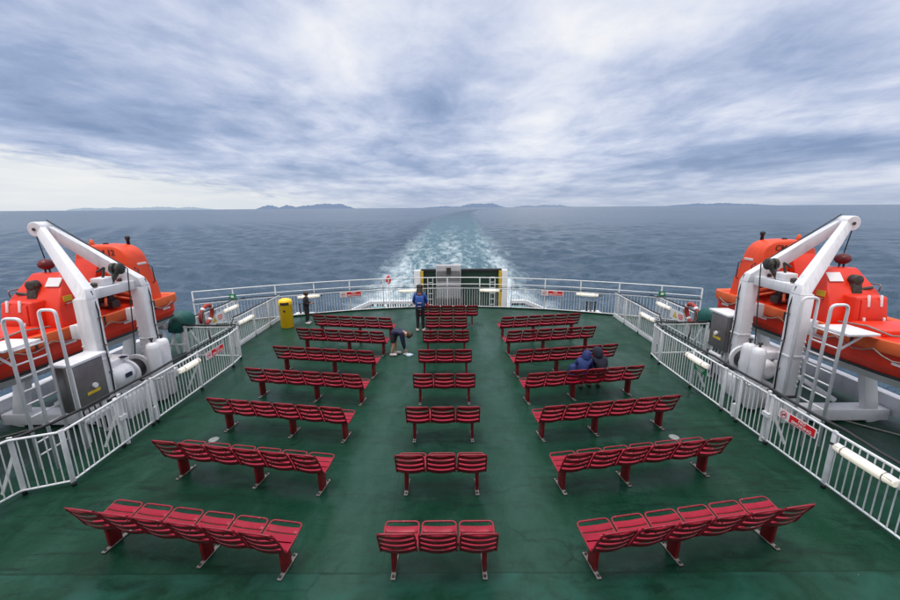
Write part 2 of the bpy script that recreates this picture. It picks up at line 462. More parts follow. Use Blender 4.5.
def text_mesh(name, txt, size, mat, parent, origin, xdir, ydir, depth=.002, sx=1.):
    cu = bpy.data.curves.new(name, 'FONT'); cu.body = txt; cu.size = size; cu.extrude = depth
    cu.align_x = 'CENTER'; cu.align_y = 'CENTER'; cu.resolution_u = 3; cu.offset = size * .012
    tmp = bpy.data.objects.new(name + '_tmp', cu); col.objects.link(tmp)
    dg = bpy.context.evaluated_depsgraph_get(); dg.update()
    me = bpy.data.meshes.new_from_object(tmp.evaluated_get(dg))
    bpy.data.objects.remove(tmp)
    xd = V(xdir).normalized(); yd = V(ydir); yd = (yd - xd * yd.dot(xd)).normalized(); zd = xd.cross(yd)
    org = ORG.get(parent.name, V((0, 0, 0)))
    mt = Matrix((xd, yd, zd)).transposed().to_4x4()
    mt.translation = V(origin) - org
    me.transform(mt @ Matrix.Diagonal((sx, 1, 1, 1)))
    me.materials.clear(); me.materials.append(mat)
    o = bpy.data.objects.new(name, me); col.objects.link(o); o.parent = parent; ORG[o.name] = org
    return o

def skin_mesh(name, chains, mat, parent, sub=2):
    """chains: list of (verts [(x,y,z,r) or (x,y,z,rx,ry)], edges or None) grown with the Skin modifier, then frozen"""
    me = bpy.data.meshes.new(name); vs, es, roots, rad = [], [], [], []
    for vl, el in chains:
        b = len(vs); roots.append(b)
        for v in vl:
            vs.append(v[:3]); rad.append((v[3], v[4] if len(v) > 4 else v[3]))
        el = el or [(i, i + 1) for i in range(len(vl) - 1)]
        es += [(a + b, c + b) for a, c in el]
    org = ORG.get(parent.name, V((0, 0, 0)))
    me.from_pydata([V(v) - org for v in vs], es, [])
    o = bpy.data.objects.new(name, me); col.objects.link(o)
    o.modifiers.new('Skin', 'SKIN')
    if not me.skin_vertices: me.attributes.new
    sk = me.skin_vertices[0].data
    for i, r in enumerate(rad):
        sk[i].radius = r; sk[i].use_root = i in roots
    ss = o.modifiers.new('Sub', 'SUBSURF'); ss.levels = sub; ss.render_levels = sub
    dg = bpy.context.evaluated_depsgraph_get(); dg.update()
    m2 = bpy.data.meshes.new_from_object(o.evaluated_get(dg))
    o.modifiers.clear(); o.data = m2; bpy.data.meshes.remove(me)
    m2.name = name; m2.materials.clear(); m2.materials.append(mat)
    for p in m2.polygons: p.use_smooth = True
    o.parent = parent; ORG[o.name] = org
    return o

def struct(name, mb, mat, **kw):
    o = mb.build(name, mat, **kw); o['kind'] = 'structure'; return o

# ------------------------------------------------------------------ setting
# deck with a curved stern
def arc_y(x):                      # line of the stern railing
    return 18.3 - .0335 * x * x + (.00004 * x ** 4)
def deck_outline():
    pts = [(-10.3, -6), (10.3, -6), (10.3, arc_y(10.2) + .1)]
    for i in range(25):
        x = 10.2 - i * 20.4 / 24
        pts.append((x, arc_y(x) + .16))
    pts.append((-10.3, arc_y(-10.2) + .1))
    return pts
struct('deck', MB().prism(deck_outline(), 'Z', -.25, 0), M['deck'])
# ship's hull below the deck, and the lower after deck
hull = MB()
sec = [(-10.2, -6), (10.2, -6), (10.2, 14.9)] + [(10.0 - i * 20 / 16, arc_y(10.0 - i * 20 / 16) - .1) for i in range(17)] + [(-10.2, 14.9)]
hull.prism(sec, 'Z', SEA_Z - 1, -.26)
struct('hull', hull, M['hull'])
la = MB().prism([(-9.2, 12), (9.2, 12), (8.6, 22.5), (-8.6, 22.5)], 'Z', SEA_Z - 1, -4.2)
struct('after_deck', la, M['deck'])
# front of the superstructure the photographer stands on, below and behind the lens; unseen upper tier and roof added to shade the near deck
sup = MB().box2((-10.2, -6, 0), (10.2, -.55, 3.1)).box2((-10.2, -12, 3.101), (10.2, -1.4, 12.5)).box2((-10.6, -12, 12.501), (10.6, -.8, 12.75))
struct('superstructure_and_shade_tier', sup, M['hull'])

# sea: real waves close to the ship (a fan of fine cells), running out flat to the horizon
def sea():
    import numpy as np
    rs = np.random.RandomState(5)
    nth, nr = 560, 760
    th = np.radians(np.linspace(-78, 78, nth)); rad = 16. * (4500. / 16.) ** np.linspace(0, 1, nr)
    TH, RD = np.meshgrid(th, rad)
    X = RD * np.sin(TH); Y = RD * np.cos(TH)
    sp = np.maximum(RD * (th[1] - th[0]), RD * ((4500. / 16.) ** (1 / (nr - 1)) - 1))
    Z = np.zeros_like(X); DX = np.zeros_like(X); DY = np.zeros_like(X)
    calm = 1 - .55 * np.exp(-(X / 24.) ** 4)           # the wake flattens the swell
    for k in range(64):
        lam = 2.0 * (16. / 2.0) ** (rs.rand() ** 1.3); a = np.radians(62 + rs.randn() * 34)
        kx, ky = 2 * np.pi / lam * np.cos(a), 2 * np.pi / lam * np.sin(a)
        amp = (.046 + .044 * rs.rand()) * lam / (2 * np.pi)
        w = np.clip(lam / (sp * 2.4) - 1, 0, 1) * amp
        ph = kx * X + ky * Y + rs.rand() * 6.28
        Z += w * np.cos(ph); DX -= w * .8 * np.cos(a) * np.sin(ph); DY -= w * .8 * np.sin(a) * np.sin(ph)
    gust = .85 + .25 * np.sin(X * .011 + 1.3 * np.sin(Y * .006)) * np.sin(Y * .009 + .8)
    edge = np.clip((4500 - RD) / 1500, 0, 1) * np.clip((RD - 16) / 10, 0, 1)
    Z *= calm * gust * edge
    co_ = np.stack([X + DX * calm * gust * edge, Y + DY * calm * gust * edge, Z + SEA_Z], -1).reshape(-1, 3)
    idx = np.arange(nth * nr).reshape(nr, nth)
    q = np.stack([idx[:-1, :-1], idx[:-1, 1:], idx[1:, 1:], idx[1:, :-1]], -1).reshape(-1, 4)
    # outer flat cells: around the fan and out to the horizon
    far = [(0., 0.)]
    extra, eq = [], []
    base = len(co_)
    ring = [4500., 9000., 20000., 45000.]
    full = np.radians(np.linspace(-78, 78, 40))
    for r_ in ring:
        for t_ in full: extra.append((r_ * math.sin(t_) * (1.0), r_ * math.cos(t_), SEA_Z - (.02 if r_ == 4500. else 0)))
    for m in range(3):
        for n_ in range(39):
            b = base + m * 40 + n_; eq.append((b, b + 1, b + 41, b + 40))
    b = base + len(extra)
    a0 = np.radians(78)
    # stern-side closing cells behind and beside the ship
    extra += [(16 * math.sin(a0), 16 * math.cos(a0), SEA_Z), (45000 * math.sin(a0), 45000 * math.cos(a0), SEA_Z), (45000, -3000, SEA_Z), (16, -3000, SEA_Z),
              (-16 * math.sin(a0), 16 * math.cos(a0), SEA_Z), (-45000 * math.sin(a0), 45000 * math.cos(a0), SEA_Z), (-45000, -3000, SEA_Z), (-16, -3000, SEA_Z)]
    eq += [(b, b + 3, b + 2, b + 1), (b + 4, b + 5, b + 6, b + 7), (b, b + 4, b + 7, b + 3)]
    allv = np.concatenate([co_, np.array(extra)]); allq = np.concatenate([q, np.array(eq)])
    me = bpy.data.meshes.new('sea')
    me.vertices.add(len(allv)); me.vertices.foreach_set('co', allv.astype('f').ravel())
    me.loops.add(allq.size); me.loops.foreach_set('vertex_index', allq.astype('i').ravel())
    me.polygons.add(len(allq)); me.polygons.foreach_set('loop_start', (np.arange(len(allq)) * 4).astype('i'))
    me.polygons.foreach_set('use_smooth', np.ones(len(allq), dtype=bool))
    me.update(calc_edges=True); me.validate()
    me.materials.append(M['sea'])
    o = bpy.data.objects.new('sea', me); col.objects.link(o); o['kind'] = 'structure'
    return o
sea()

# far islands: ridge sheets with depth at ~22 km (1 px of the photo is about 55 m there)
def island(az0, az1, prof, dist, mat):
    """az in photo-degrees from the ship's axis, prof heights (m)"""
    rnd = random.Random(int((az0 + 50) * 100)); n = len(prof) * 6
    rings = []
    for i in range(n + 1):
        t = i / n; a = R(az0 + (az1 - az0) * t)
        k = t * (len(prof) - 1); j = min(int(k), len(prof) - 2); f = k - j
        h = prof[j] * (1 - f) + prof[j + 1] * f
        h = max(0, .85 * h + (rnd.random() - .5) * 48 * min(1, h / 150))
        d = V((math.sin(a), math.cos(a), 0))
        rings.append([d * (dist - 900) + V((0, 0, SEA_Z - 5)), d * dist * 1.0 + V((0, 0, SEA_Z - 4 + h)), d * (dist + 1500) + V((0, 0, SEA_Z - 5))])
    mb = MB(); mb.loft(rings, closed=False, cap=False)
    return struct('hills', mb, mat)
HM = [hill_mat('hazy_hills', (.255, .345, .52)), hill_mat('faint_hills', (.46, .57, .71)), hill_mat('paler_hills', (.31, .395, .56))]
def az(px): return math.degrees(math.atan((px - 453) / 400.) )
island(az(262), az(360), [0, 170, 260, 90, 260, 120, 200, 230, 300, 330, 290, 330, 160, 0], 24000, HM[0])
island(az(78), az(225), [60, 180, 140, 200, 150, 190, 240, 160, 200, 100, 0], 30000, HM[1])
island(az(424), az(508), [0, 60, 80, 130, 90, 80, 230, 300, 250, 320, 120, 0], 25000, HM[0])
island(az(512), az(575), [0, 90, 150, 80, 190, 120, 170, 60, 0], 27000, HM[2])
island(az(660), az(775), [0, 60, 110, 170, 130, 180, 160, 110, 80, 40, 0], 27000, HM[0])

# ------------------------------------------------------------------ benches
PITCH = .492
def bench_proto(n_seat, legs, name, label, group):
    """origin: at the tip of the first foot line; benches face +Y (towards the stern)"""
    t = thing(name, label, 'bench', (0, 0, 0), group)
    W = n_seat * PITCH; x0 = -W / 2
    zs = .435
    for i in range(n_seat):
        cx = x0 + (i + .5) * PITCH; hw = PITCH / 2 - .022
        # bent tube: front loop of the seat -> sides -> up the back -> top loop
        path = []
        def prof(side):
            return [V((cx + side * hw, .43, zs + .062)), V((cx + side * hw, .25, zs + .022)), V((cx + side * hw, .02, zs - .005)),
                    V((cx + side * hw, -.02, zs + .05)), V((cx + side * (hw - .002), -.10, zs + .25)), V((cx + side * (hw - .006), -.205, zs + .455))]
        L_, R_ = prof(-1), prof(1)
        loop = L_[::-1] + R_
        seq = [V((cx, .475, zs + .045))] 
        pts = L_[0:1] + L_[1:] + R_[::-1]
        raw = pts
        rp = []
        k = len(raw)
        for a in range(k):
            p0, p, p1 = raw[(a - 1) % k], raw[a], raw[(a + 1) % k]
            r_ = .06 if a in (0, 5, 6, 11) else .025
            da, db = p0 - p, p1 - p
            s_, e_ = p + da.normalized() * min(r_, da.length * .45), p + db.normalized() * min(r_, db.length * .45)
            for q in range(4):
                tt = q / 3; rp.append(s_ * (1 - tt) ** 2 + p * 2 * tt * (1 - tt) + e_ * tt ** 2)
        fr = MB().tube(rp, .0125, 7, closed=True).build('seat_frame', M['red_frame'], t)
        # seat: three pressed slats, slightly dished
        st = MB()
        for (ya, yb, za, zb) in ((.045, .150, zs - .002, zs + .004), (.164, .265, zs + .008, zs + .022), (.279, .365, zs + .026, zs + .044)):
            rings = []
            for q in range(7):
                u = -1 + 2 * q / 6; dz = -.012 * (1 - u * u); xx = cx + u * (hw - .006)
                rings.append([(xx, ya, za + dz), (xx, yb, zb + dz), (xx, yb, zb + dz + .012), (xx, ya, za + dz + .012)])
            st.loft(rings)
        st.build('seat', M['red_seat'], t, bevel=.003, seg=1)
        # back: four curved slats
        bk = MB()
        for (h0, h1) in ((.02, .098), (.140, .218), (.260, .338), (.380, .462)):
            rings = []
            def yb_(h): return -.01 - (h - .05) * .455
            for q in range(9):
                u = -1 + 2 * q / 8; sag = .030 * (1 - u * u); drop = -.016 * (1 - u * u); xx = cx + u * (hw - .004)
                rings.append([(xx, yb_(h0) - sag - .005, zs + h0 + drop), (xx, yb_(h1) - sag - .005, zs + h1 + drop),
                              (xx, yb_(h1) - sag + .007, zs + h1 + drop), (xx, yb_(h0) - sag + .007, zs + h0 + drop)])
            bk.loft(rings)
            lip = []
            for q in range(9):
                    u = -1 + 2 * q / 8; sag = .030 * (1 - u * u); drop = -.016 * (1 - u * u); xx = cx + u * (hw - .004)
                    lip.append([(xx, yb_(h0) - sag - .004, zs + h0 + drop + .002), (xx, yb_(h0) - sag + .024, zs + h0 + drop - .012), (xx, yb_(h0) - sag + .026, zs + h0 + drop - .006), (xx, yb_(h0) - sag + .002, zs + h0 + drop + .008)])
            bk.loft(lip)
        b = bk.build('backrest', M['red'], t, bevel=.003, seg=1)
    # bearer under the seats
    MB().box((0, .20, zs - .045), (W - .10, .10, .05)).build('support_beam', M['red_leg'], t, bevel=.004, seg=1)
    for lx in legs:
        lg = MB().prism([(.10, .018), (.275, .018), (.27, zs - .068), (.085, zs - .068)], 'X', lx - .026, lx + .026)
        lo = lg.build('leg', M['red_leg'], t, bevel=.008)
        ft = MB().box((lx, .205, .012), (.06, .41, .018)).build('foot_plate', M['foot'], lo, bevel=.008)
        for by_ in (.035, .37): MB().lathe((lx, by_, .024), [(.018, 0), (.018, .012), (.008, .014)], 8).build('bolt', M['dark'], lo)
    return t

def copy_tree(o, parent=None):
    c = o.copy(); col.objects.link(c); c.parent = parent
    for ch in list(o.children): copy_tree(ch, c)
    return c

ORD = ['nearest the camera', 'second from the camera', 'third from the camera', 'fourth from the camera', 'fifth from the camera', 'sixth from the camera', 'farthest row']
WL = {'left': 'port', 'right': 'starboard'}
p3 = bench_proto(3, (-.585, .585), 'deck_bench', 'x', 'three-seat red benches down the middle of the deck')
midY = [4.13, 5.655, 7.175, 8.735, 10.33, 12.03, 13.58]
ORD3 = ['nearest the camera', 'second row from the camera', 'third row from the camera', 'fourth row from the camera', 'fifth row from the camera', 'sixth row from the camera', 'seventh row from the camera']
for i, y in enumerate(midY):
    o = p3 if i == 0 else copy_tree(p3)
    o.location = (0, y, 0)
    o['label'] = 'red slatted three-seat bench in the middle column, ' + ORD3[i]
p5 = bench_proto(5, (-1.0, 1.0), 'deck_bench', 'red slatted five-seat bench in the middle, farthest row before the grey stern hatch', 'long red bench')
p5.location = (0, 15.25, 0); del p5['group']
inner = .155; 
legs_r = [-3 * PITCH + .16, -3 * PITCH + .16 + 1.155, -3 * PITCH + .16 + 2.63]
sideY = [4.13, 5.655, 7.17, 8.72, 10.27, 11.97, 13.55]
NOTE = {'left': {5: ', beside bending child', 6: ', near the yellow bin'}, 'right': {3: ', two people on it'}}
for side, s in (('left', -1), ('right', 1)):
    lg = legs_r if s > 0 else [-x for x in legs_r]
    p6 = bench_proto(6, lg, 'deck_bench', 'x', 'six-seat red benches on the %s of the deck' % side)
    ang = R(9.3) * s
    for i, y in enumerate(sideY):
        o = p6 if i == 0 else copy_tree(p6)
        ix = 2.03 * s
        o.rotation_euler.z = ang
        off = Matrix.Rotation(ang, 3, 'Z') @ V((lg[0], 0, 0))
        o.location = (ix - off.x, y - off.y, 0)
        o['label'] = 'red six-seat bench, %s column, %s%s' % (side, ORD[i], NOTE[side].get(i, ''))

# ------------------------------------------------------------------ railings
TOP = 1.02
def seg_panel(a, b, sp=.112, top=TOP, r=.0105, zlow=.10):
    a, b = V((*a, 0)), V((*b, 0)); d = b - a; L = d.length; n = max(1, round(L / sp))
    mb = MB()
    for i in range(1, n):
        p = a + d * (i / n)
        mb.tube([p + V((0, 0, zlow)), p + V((0, 0, top))], r, 5, cap=False)
    return mb

def railing(name, label, pts, posts, group=None, top=TOP, panel_breaks=None, braces=True, gate=None):
    c = V((*pts[0], 0))
    t = thing(name, label, 'railing', c, group)
    P = [V((*p, 0)) for p in pts]
    MB().tube(round_path([p + V((0, 0, top)) for p in P], .05, 3), .022, 8).build('top_rail', M['white2'], t)
    MB().tube(round_path([p + V((0, 0, .10)) for p in P], .05, 3), .019, 8).build('bottom_rail', M['white2'], t)
    for a, b in zip(pts, pts[1:]):
        seg_panel(a, b, top=top).build('baluster_panel', M['white2'], t)
    for (x, y, dx, dy) in posts:
        d = V((dx, dy, 0)).normalized(); nrm = V((d.y, -d.x, 0))
        p = V((x, y, 0))
        po = MB().bar(p + V((0, 0, .07)), p + V((0, 0, top + .035)), .07, .035, side=nrm).build('post', M['white2'], t, bevel=.006)
        MB().tube([p, p + V((0, 0, .085))], .035, 10).build('post_foot', M['black'], po)
    if braces:
        for (x, y, dx, dy) in posts[1::2]:
            out = V((1 if x > 0 else -1, 0, 0))
            MB().bar(V((x, y, .72)) + out * .02, V((x, y, .0)) + out * .38, .05, .02, side=V((0, 1, 0))).build('brace', M['white2'], t)
    return t

X1 = 6.35
rr = railing('deck_railing', 'white railing along the right side of the benches, beside the right lifeboat', [(X1, 1.0), (X1, 8.32)],
             [(X1, y, 0, 1) for y in (2.6, 4.2, 5.8, 7.06, 7.9)], None)
gp = MB().box((X1, 7.17, .55), (.05, .05, 1.08)).build('gate_post', M['white2'], rr)
MB().box((X1 - .04, 7.12, .62), (.05, .16, .08)).build('gate_latch', M['white2'], rr)
MB().box((X1 - .03, 7.98, .25), (.05, .05, .3)).build('gate_hinge', M['white2'], rr)
railing('deck_railing', 'white railing on the right, farther along, carrying the fence lamp with a green sign', [(X1, 8.36), (X1, 9.62), (X1, 11.2), (X1 + .08, 11.85)],
        [(X1, 8.4, 0, 1), (X1, 9.62, 0, 1), (X1, 11.2, 0, 1)], None)
rl = railing('deck_railing', 'white railing along the left side of the benches with a jog outwards', [(-7.05, 1.5), (-7.02, 5.3), (-6.93, 5.70), (-6.30, 5.95), (-X1, 7.95)],
             [(-7.03, 3.9, 0, 1), (-6.93, 5.74, 1, .4), (-6.30, 5.95, .4, 1), (-X1, 7.09, 0, 1), (-X1, 7.9, 0, 1)], None)
MB().box((-X1, 7.2, .55), (.05, .05, 1.08)).build('gate_post', M['white2'], rl)
MB().box((-X1 + .04, 7.15, .62), (.05, .16, .08)).build('gate_latch', M['white2'], rl)
MB().box((-X1 + .03, 7.98, .25), (.05, .05, .3)).build('gate_hinge', M['white2'], rl)
railing('deck_railing', 'white railing on the left, farther along, carrying the red no smoking sign', [(-X1, 8.0), (-X1, 9.66), (-X1, 11.2), (-X1 - .08, 11.8)],
        [(-X1, 8.04, 0, 1), (-X1, 9.66, 0, 1), (-X1, 11.2, 0, 1)], None)
for s, nm in ((-1, 'left'), (1, 'right')):
    railing('cross_railing', 'short white railing running outboard from the end of the %s deck railing' % nm, [(s * 6.45, 11.88), (s * 8.2, 11.95)],
            [(s * 6.48, 11.88, 1, 0), (s * 8.15, 11.95, 1, 0)], None, braces=False)
    xi = 7.1
    ir = railing('inner_railing', 'white railing on the %s between the stern rail and the side passage' % nm, [(s * (xi - .02), 12.75), (s * xi, 14.2), (s * (xi + .02), arc_y(7.1) - .15)],
            [(s * xi, 12.8, 0, 1), (s * xi, 14.2, 0, 1), (s * xi, 15.4, 0, 1)], None, braces=False)
    MB().box2((s * xi - .012, 12.85, .012), (s * xi + .012, arc_y(7.1) - .2, .17)).build('toe_plate', M['white2'], ir)
    railing('outer_railing', 'white outboard railing on the %s carrying a lifebuoy and warning board' % nm, [(s * 8.5, 12.2), (s * 8.5, 14.2), (s * 8.5, arc_y(8.5) - .15)],
            [(s * 8.5, 12.25, 0, 1), (s * 8.5, 13.6, 0, 1), (s * 8.5, 15.0, 0, 1)], None, braces=False)

# curved stern railing: baluster bays below, two pipes above
st = thing('stern_railing', 'long curved white railing across the stern with two pipe rails above it', 'railing', (0, arc_y(0), 0))
SX = [-10.0, -8.75, -7.3, -5.85, -4.4, -2.95, -1.5, 0, 1.5, 2.95, 4.4, 5.85, 7.3, 8.75, 10.0]
fine = [-10 + i * .5 for i in range(41)]
for z, r in ((.93, .02), (.07, .02), (1.44, .022), (1.13, .018)):
    MB().tube([(x, arc_y(x), z) for x in fine], r, 8).build('top_rail' if z > 1.4 else ('bottom_rail' if z < .1 else 'middle_rail'), M['white2'], st)
for a, b in zip(SX, SX[1:]):
    mb = MB(); n = round((b - a) / .115)
    for i in range(1, n):
        x = a + (b - a) * i / n; y = arc_y(x)
        mb.tube([(x, y, .07), (x, y, .93)], .0105, 5, cap=False)
    mb.build('baluster_panel', M['white2'], st)
for x in SX:
    MB().bar((x, arc_y(x), 0), (x, arc_y(x), 1.45), .05, .03, side=V((0, 1, 0))).build('post', M['white2'], st, bevel=.005)
mb = MB()
mb.loft([[(x, arc_y(x) - .05, .0), (x, arc_y(x) - .05, .06), (x, arc_y(x) + .08, .06), (x, arc_y(x) + .08, 0)] for x in fine])
struct('deck_kerb', mb, M['kick'])

# black hose / cables strung along the railings
def cable(label, pts, r=.022, name='black_cable'):
    P = [V(p) for p in pts]; sm = []
    for a, b in zip(P, P[1:]):
        n = max(2, int((b - a).length / .5))
        for i in range(n):
            t = i / n; q = a.lerp(b, t); q.z -= .05 * math.sin(math.pi * ((t * max(1, round((b - a).length / 1.4))) % 1.0)) * .6
            sm.append(q)
    sm.append(P[-1])
    o = MB().tube(sm, r, 7).build(name, M['black'], None, loc=P[0])
    return tag(o, label, 'cable')
cable('thick black cable lashed behind the top of the right deck railing', [(6.52, 1.2, 1.0), (6.5, 5.8, 1.06), (6.46, 9, 1.09), (6.46, 11.7, 1.10), (6.5, 11.86, 1.12), (8.2, 11.98, 1.1)], .026)
cable('thick black cable lashed behind the top of the left deck railing', [(-7.25, 2.2, 1.0), (-7.15, 5.4, 1.03), (-6.62, 6.15, 1.08), (-6.48, 9, 1.09), (-6.46, 11.7, 1.10), (-6.5, 11.86, 1.12), (-8.2, 11.98, 1.1)], .026)
for s, nm in ((-1, 'left'), (1, 'right')):
    cable('black cable along the top of the %s inner railing' % nm, [(s * 6.95, 12.3, .75), (s * 7.05, 12.7, 1.04), (s * 7.1, 12.85, 1.09), (s * 7.12, 14.5, 1.09), (s * 7.15, arc_y(7.1) - .1, 1.05)], .022)
    cable('black cable along the top of the %s outboard railing' % nm, [(s * 8.2, 11.98, 1.1), (s * 8.55, 12.4, 1.09), (s * 8.5, 15.4, 1.1), (s * 8.4, arc_y(8.3), 1.03)], .02)
cable('black cable strung above the curved stern railing', [(x, arc_y(x) - .04, 1.03) for x in [-10 + i for i in range(21)]], .016)

# fence lamps
def fence_lamp(label, c, d, L, nrm, tilt=0):
    """c centre, d direction along the rail, nrm outward normal (towards the benches)"""
    t = thing('fence_lamp', label, 'lamp', c, 'white tube lamps fixed to the railings')
    c, d, n = V(c), V(d).normalized(), V(nrm).normalized(); up = V((0, 0, 1))
    MB().bar(c - d * L / 2, c + d * L / 2, .045, .13, side=up).build('lamp_housing', M['white'], t, bevel=.012)
    k = c + n * .05
    prof = []
    for i in range(9):
        u = i / 8; p = k - d * (L / 2 - .03) + d * (L - .06) * u
        prof.append(p)
    rr_ = [.05, .066, .07, .07, .07, .07, .07, .066, .05]
    MB().tube(prof, rr_, 12).build('lamp_diffuser', M['lamp'], t)
    w = MB()
    for u in (-.32, .32):
        p = c + d * L * u; ring = []
        for i in range(9):
            a = -math.pi / 2 + math.pi * i / 8
            ring.append(p + n * (.03 + .095 * math.cos(a)) + up * .085 * math.sin(a))
        w.tube(ring, .006, 5)
    for z in (-.05, .03):
        w.tube([c - d * L * .45 + n * .1 + up * z, c + d * L * .45 + n * .1 + up * z], .004, 4)
    w.build('wire_guard', M['steel'], t)
    MB().tube([c + d * (L / 2), c + d * (L / 2 + .1) - up * .01], .022, 8).build('cable_gland', M['black'], t)
fence_lamp('white tube lamp on the right deck railing, nearest the right edge of the photo', (X1 - .05, 5.22, .85), (0, 1, 0), .95, (-1, 0, .2))
fence_lamp('white tube lamp on the right deck railing, just above a small green sign', (X1 - .05, 9.35, .85), (0, 1, 0), .9, (-1, 0, .2))
fence_lamp('white tube lamp on the left deck railing, cut by the left edge of the photo', (-6.97, 4.75, .85), (0, 1, 0), .9, (1, 0, .2))
fence_lamp('white tube lamp on the left deck railing, beside the left winch', (-X1 + .05, 9.2, .85), (0, 1, 0), .8, (1, 0, .2))
for s, nm in ((-1, 'left'), (1, 'right')):
    fence_lamp('white tube lamp on the %s inner railing near the stern' % nm, (s * 7.05, 13.5, .82), (0, 1, 0), 1.0, (-s, 0, .2))
    fence_lamp('white tube lamp on the %s outboard railing behind the inner railing' % nm, (s * 8.44, 15.1, .82), (0, 1, 0), 1.0, (-s, 0, .2))
for x, L in ((-6.05, 'left end of the stern railing, behind the child in black'), (-1.8, 'stern railing, just left of the person in blue'), (1.95, 'stern railing, in front of the dark green ramp'), (6.1, 'right part of the stern railing')):
    fence_lamp('white tube lamp on the ' + L, (x, arc_y(x) - .05, .84), (1, -.067 * x, 0), .95, (0, -1, .2))

# no smoking signs
def no_smoking(label, c, d, nrm, L=.72, H=.17):
    t = thing('no_smoking_sign', label, 'sign', c, 'no smoking signs on the railings')
    c, d, n = V(c), V(d).normalized(), V(nrm).normalized(); up = V((0, 0, 1)); up = (up - n * up.dot(n)).normalized()
    MB().bar(c - d * L / 2, c + d * L / 2, .006, H, side=up).build('sign_board', M['signwhite'], t)
    rc = c + d * L * .14 + n * .006
    MB().bar(rc - d * L * .33, rc + d * L * .33, .003, H * .82, side=up).build('red_panel', M['signred'], t)
    text_mesh('lettering', 'NO\nSMOKING', H * .40, M['letter_white'], t, rc + n * .004 + up * H * .02, d, up, .0008, 1.35)
    pc = c - d * L * .355 + n * .006
    ring = [pc + d * math.cos(a) * H * .38 + up * math.sin(a) * H * .38 for a in [2 * math.pi * i / 20 for i in range(20)]]
    MB().tube(ring, .006, 5, closed=True).tube([pc - d * H * .27 - up * H * .27, pc + d * H * .27 + up * H * .27], .006, 5).build('prohibition_ring', M['signred'], t)
    MB().bar(pc - d * H * .22, pc + d * H * .18, .003, H * .10, side=up).box(pc + d * H * .22, (.012, .012, .012)).build('cigarette_symbol', M['letter_black'], t)
no_smoking('red and white NO SMOKING sign on the near right deck railing', (X1 - .045, 6.45, .83), (0, -1, 0), (-1, 0, .05), .78, .17)
no_smoking('red and white NO SMOKING sign on the left deck railing, beyond the left lamp', (-X1 + .045, 10.35, .80), (0, 1, 0), (1, 0, .05), .85, .2)
for x, L in ((-4.35, 'red and white NO SMOKING sign on the stern railing, left of the blue backpack'), (4.7, 'red and white NO SMOKING sign on the stern railing, right of the ramp')):
    no_smoking(L, (x, arc_y(x) - .05, .82), (1, -.067 * x, 0), (0, -1, 0), .95, .24)
# small green sign under the lamp, small green plates on the pipe rails
g = MB().box((X1 - .04, 9.25, .66), (.008, .5, .15)).build('green_sign', M['signgreen'], None, loc=(X1 - .04, 9.25, .66))
tag(g, 'small green sign under the tube lamp on the right railing', 'sign')
for i in range(3):
    MB().box((X1 - .046, 9.25, .70 - i * .04), (.003, .36 - .08 * i, .014)).build('sign_line', M['letter_white'], g)
for s, nm in ((-1, 'left'), (1, 'right')):
    g = MB().box((s * 8.75, arc_y(8.75) - .06, 1.12), (.3, .012, .2)).build('green_sign', M['signgreen'], None, loc=(s * 8.75, arc_y(8.75) - .06, 1.12))
    tag(g, 'tiny green plate on the %s end of the stern pipe rail' % nm, 'sign')
    MB().box((s * 8.75, arc_y(8.75) - .069, 1.12), (.12, .004, .09)).build('sign_symbol', M['letter_white'], g)
    # warning board on the outer railing
    t = thing('warning_board', 'white board with yellow warning triangle on the %s outboard railing' % nm, 'sign', (s * 8.44, 14.1, .75))
    MB().box((s * 8.44, 14.15, .68), (.01, .95, .36)).build('sign_board', M['signwhite'], t)
    MB().prism([(14.42, .58), (14.14, .58), (14.28, .82)] if s > 0 else [(13.86, .58), (14.14, .58), (14.0, .82)], 'X', s * 8.433, s * 8.430).build('warning_triangle', M['yellow2'], t)
    ty = 13.92 if s > 0 else 14.36
    for z, w in ((.76, .28), (.69, .34), (.62, .24)):
        MB().box((s * 8.432, ty, z), (.004, w, .035)).build('text_line', M['signred'], t)
    # lifebuoy
    cy = 13.15 if s > 0 else 13.45
    t = thing('lifebuoy', 'red lifebuoy with pale bands hung on the %s outboard railing' % nm, 'lifebuoy', (s * 8.36, cy, .95))
    ring = [V((s * 8.36 - s * .06 * math.sin(a), cy + .33 * math.cos(a), 1.02 + .33 * math.sin(a))) for a in [2 * math.pi * i / 32 for i in range(32)]]
    MB().tube(ring, .07, 10, closed=True).build('ring', M['buoy'], t)
    for k in range(4):
        a0 = math.pi / 4 + k * math.pi / 2
        seg = [V((s * 8.36 - s * .06 * math.sin(a), cy + .33 * math.cos(a), 1.02 + .33 * math.sin(a))) for a in (a0 - .13, a0, a0 + .13)]
        MB().tube(seg, .073, 10).build('reflective_band', M['signwhite'], t)
    rope = [V((s * 8.30, cy + .38 * math.cos(a), 1.02 + .38 * math.sin(a))) for a in [2 * math.pi * i / 24 for i in range(24)]]
    MB().tube(rope, .012, 5, closed=True).build('grab_line', M['rope'], t)
    o = MB().tube([(s * 8.34, cy - .2, 1.3), (s * 8.1, cy - .55, .9), (s * 7.9, cy - .75, .55), (s * 7.8, cy - .8, .3)], .03, 7).build('strut_hose', M['black'], None, loc=(s * 8.34, cy - .2, 1.3))
    tag(o, 'black hose hanging down from the %s lifebuoy' % nm, 'hose')

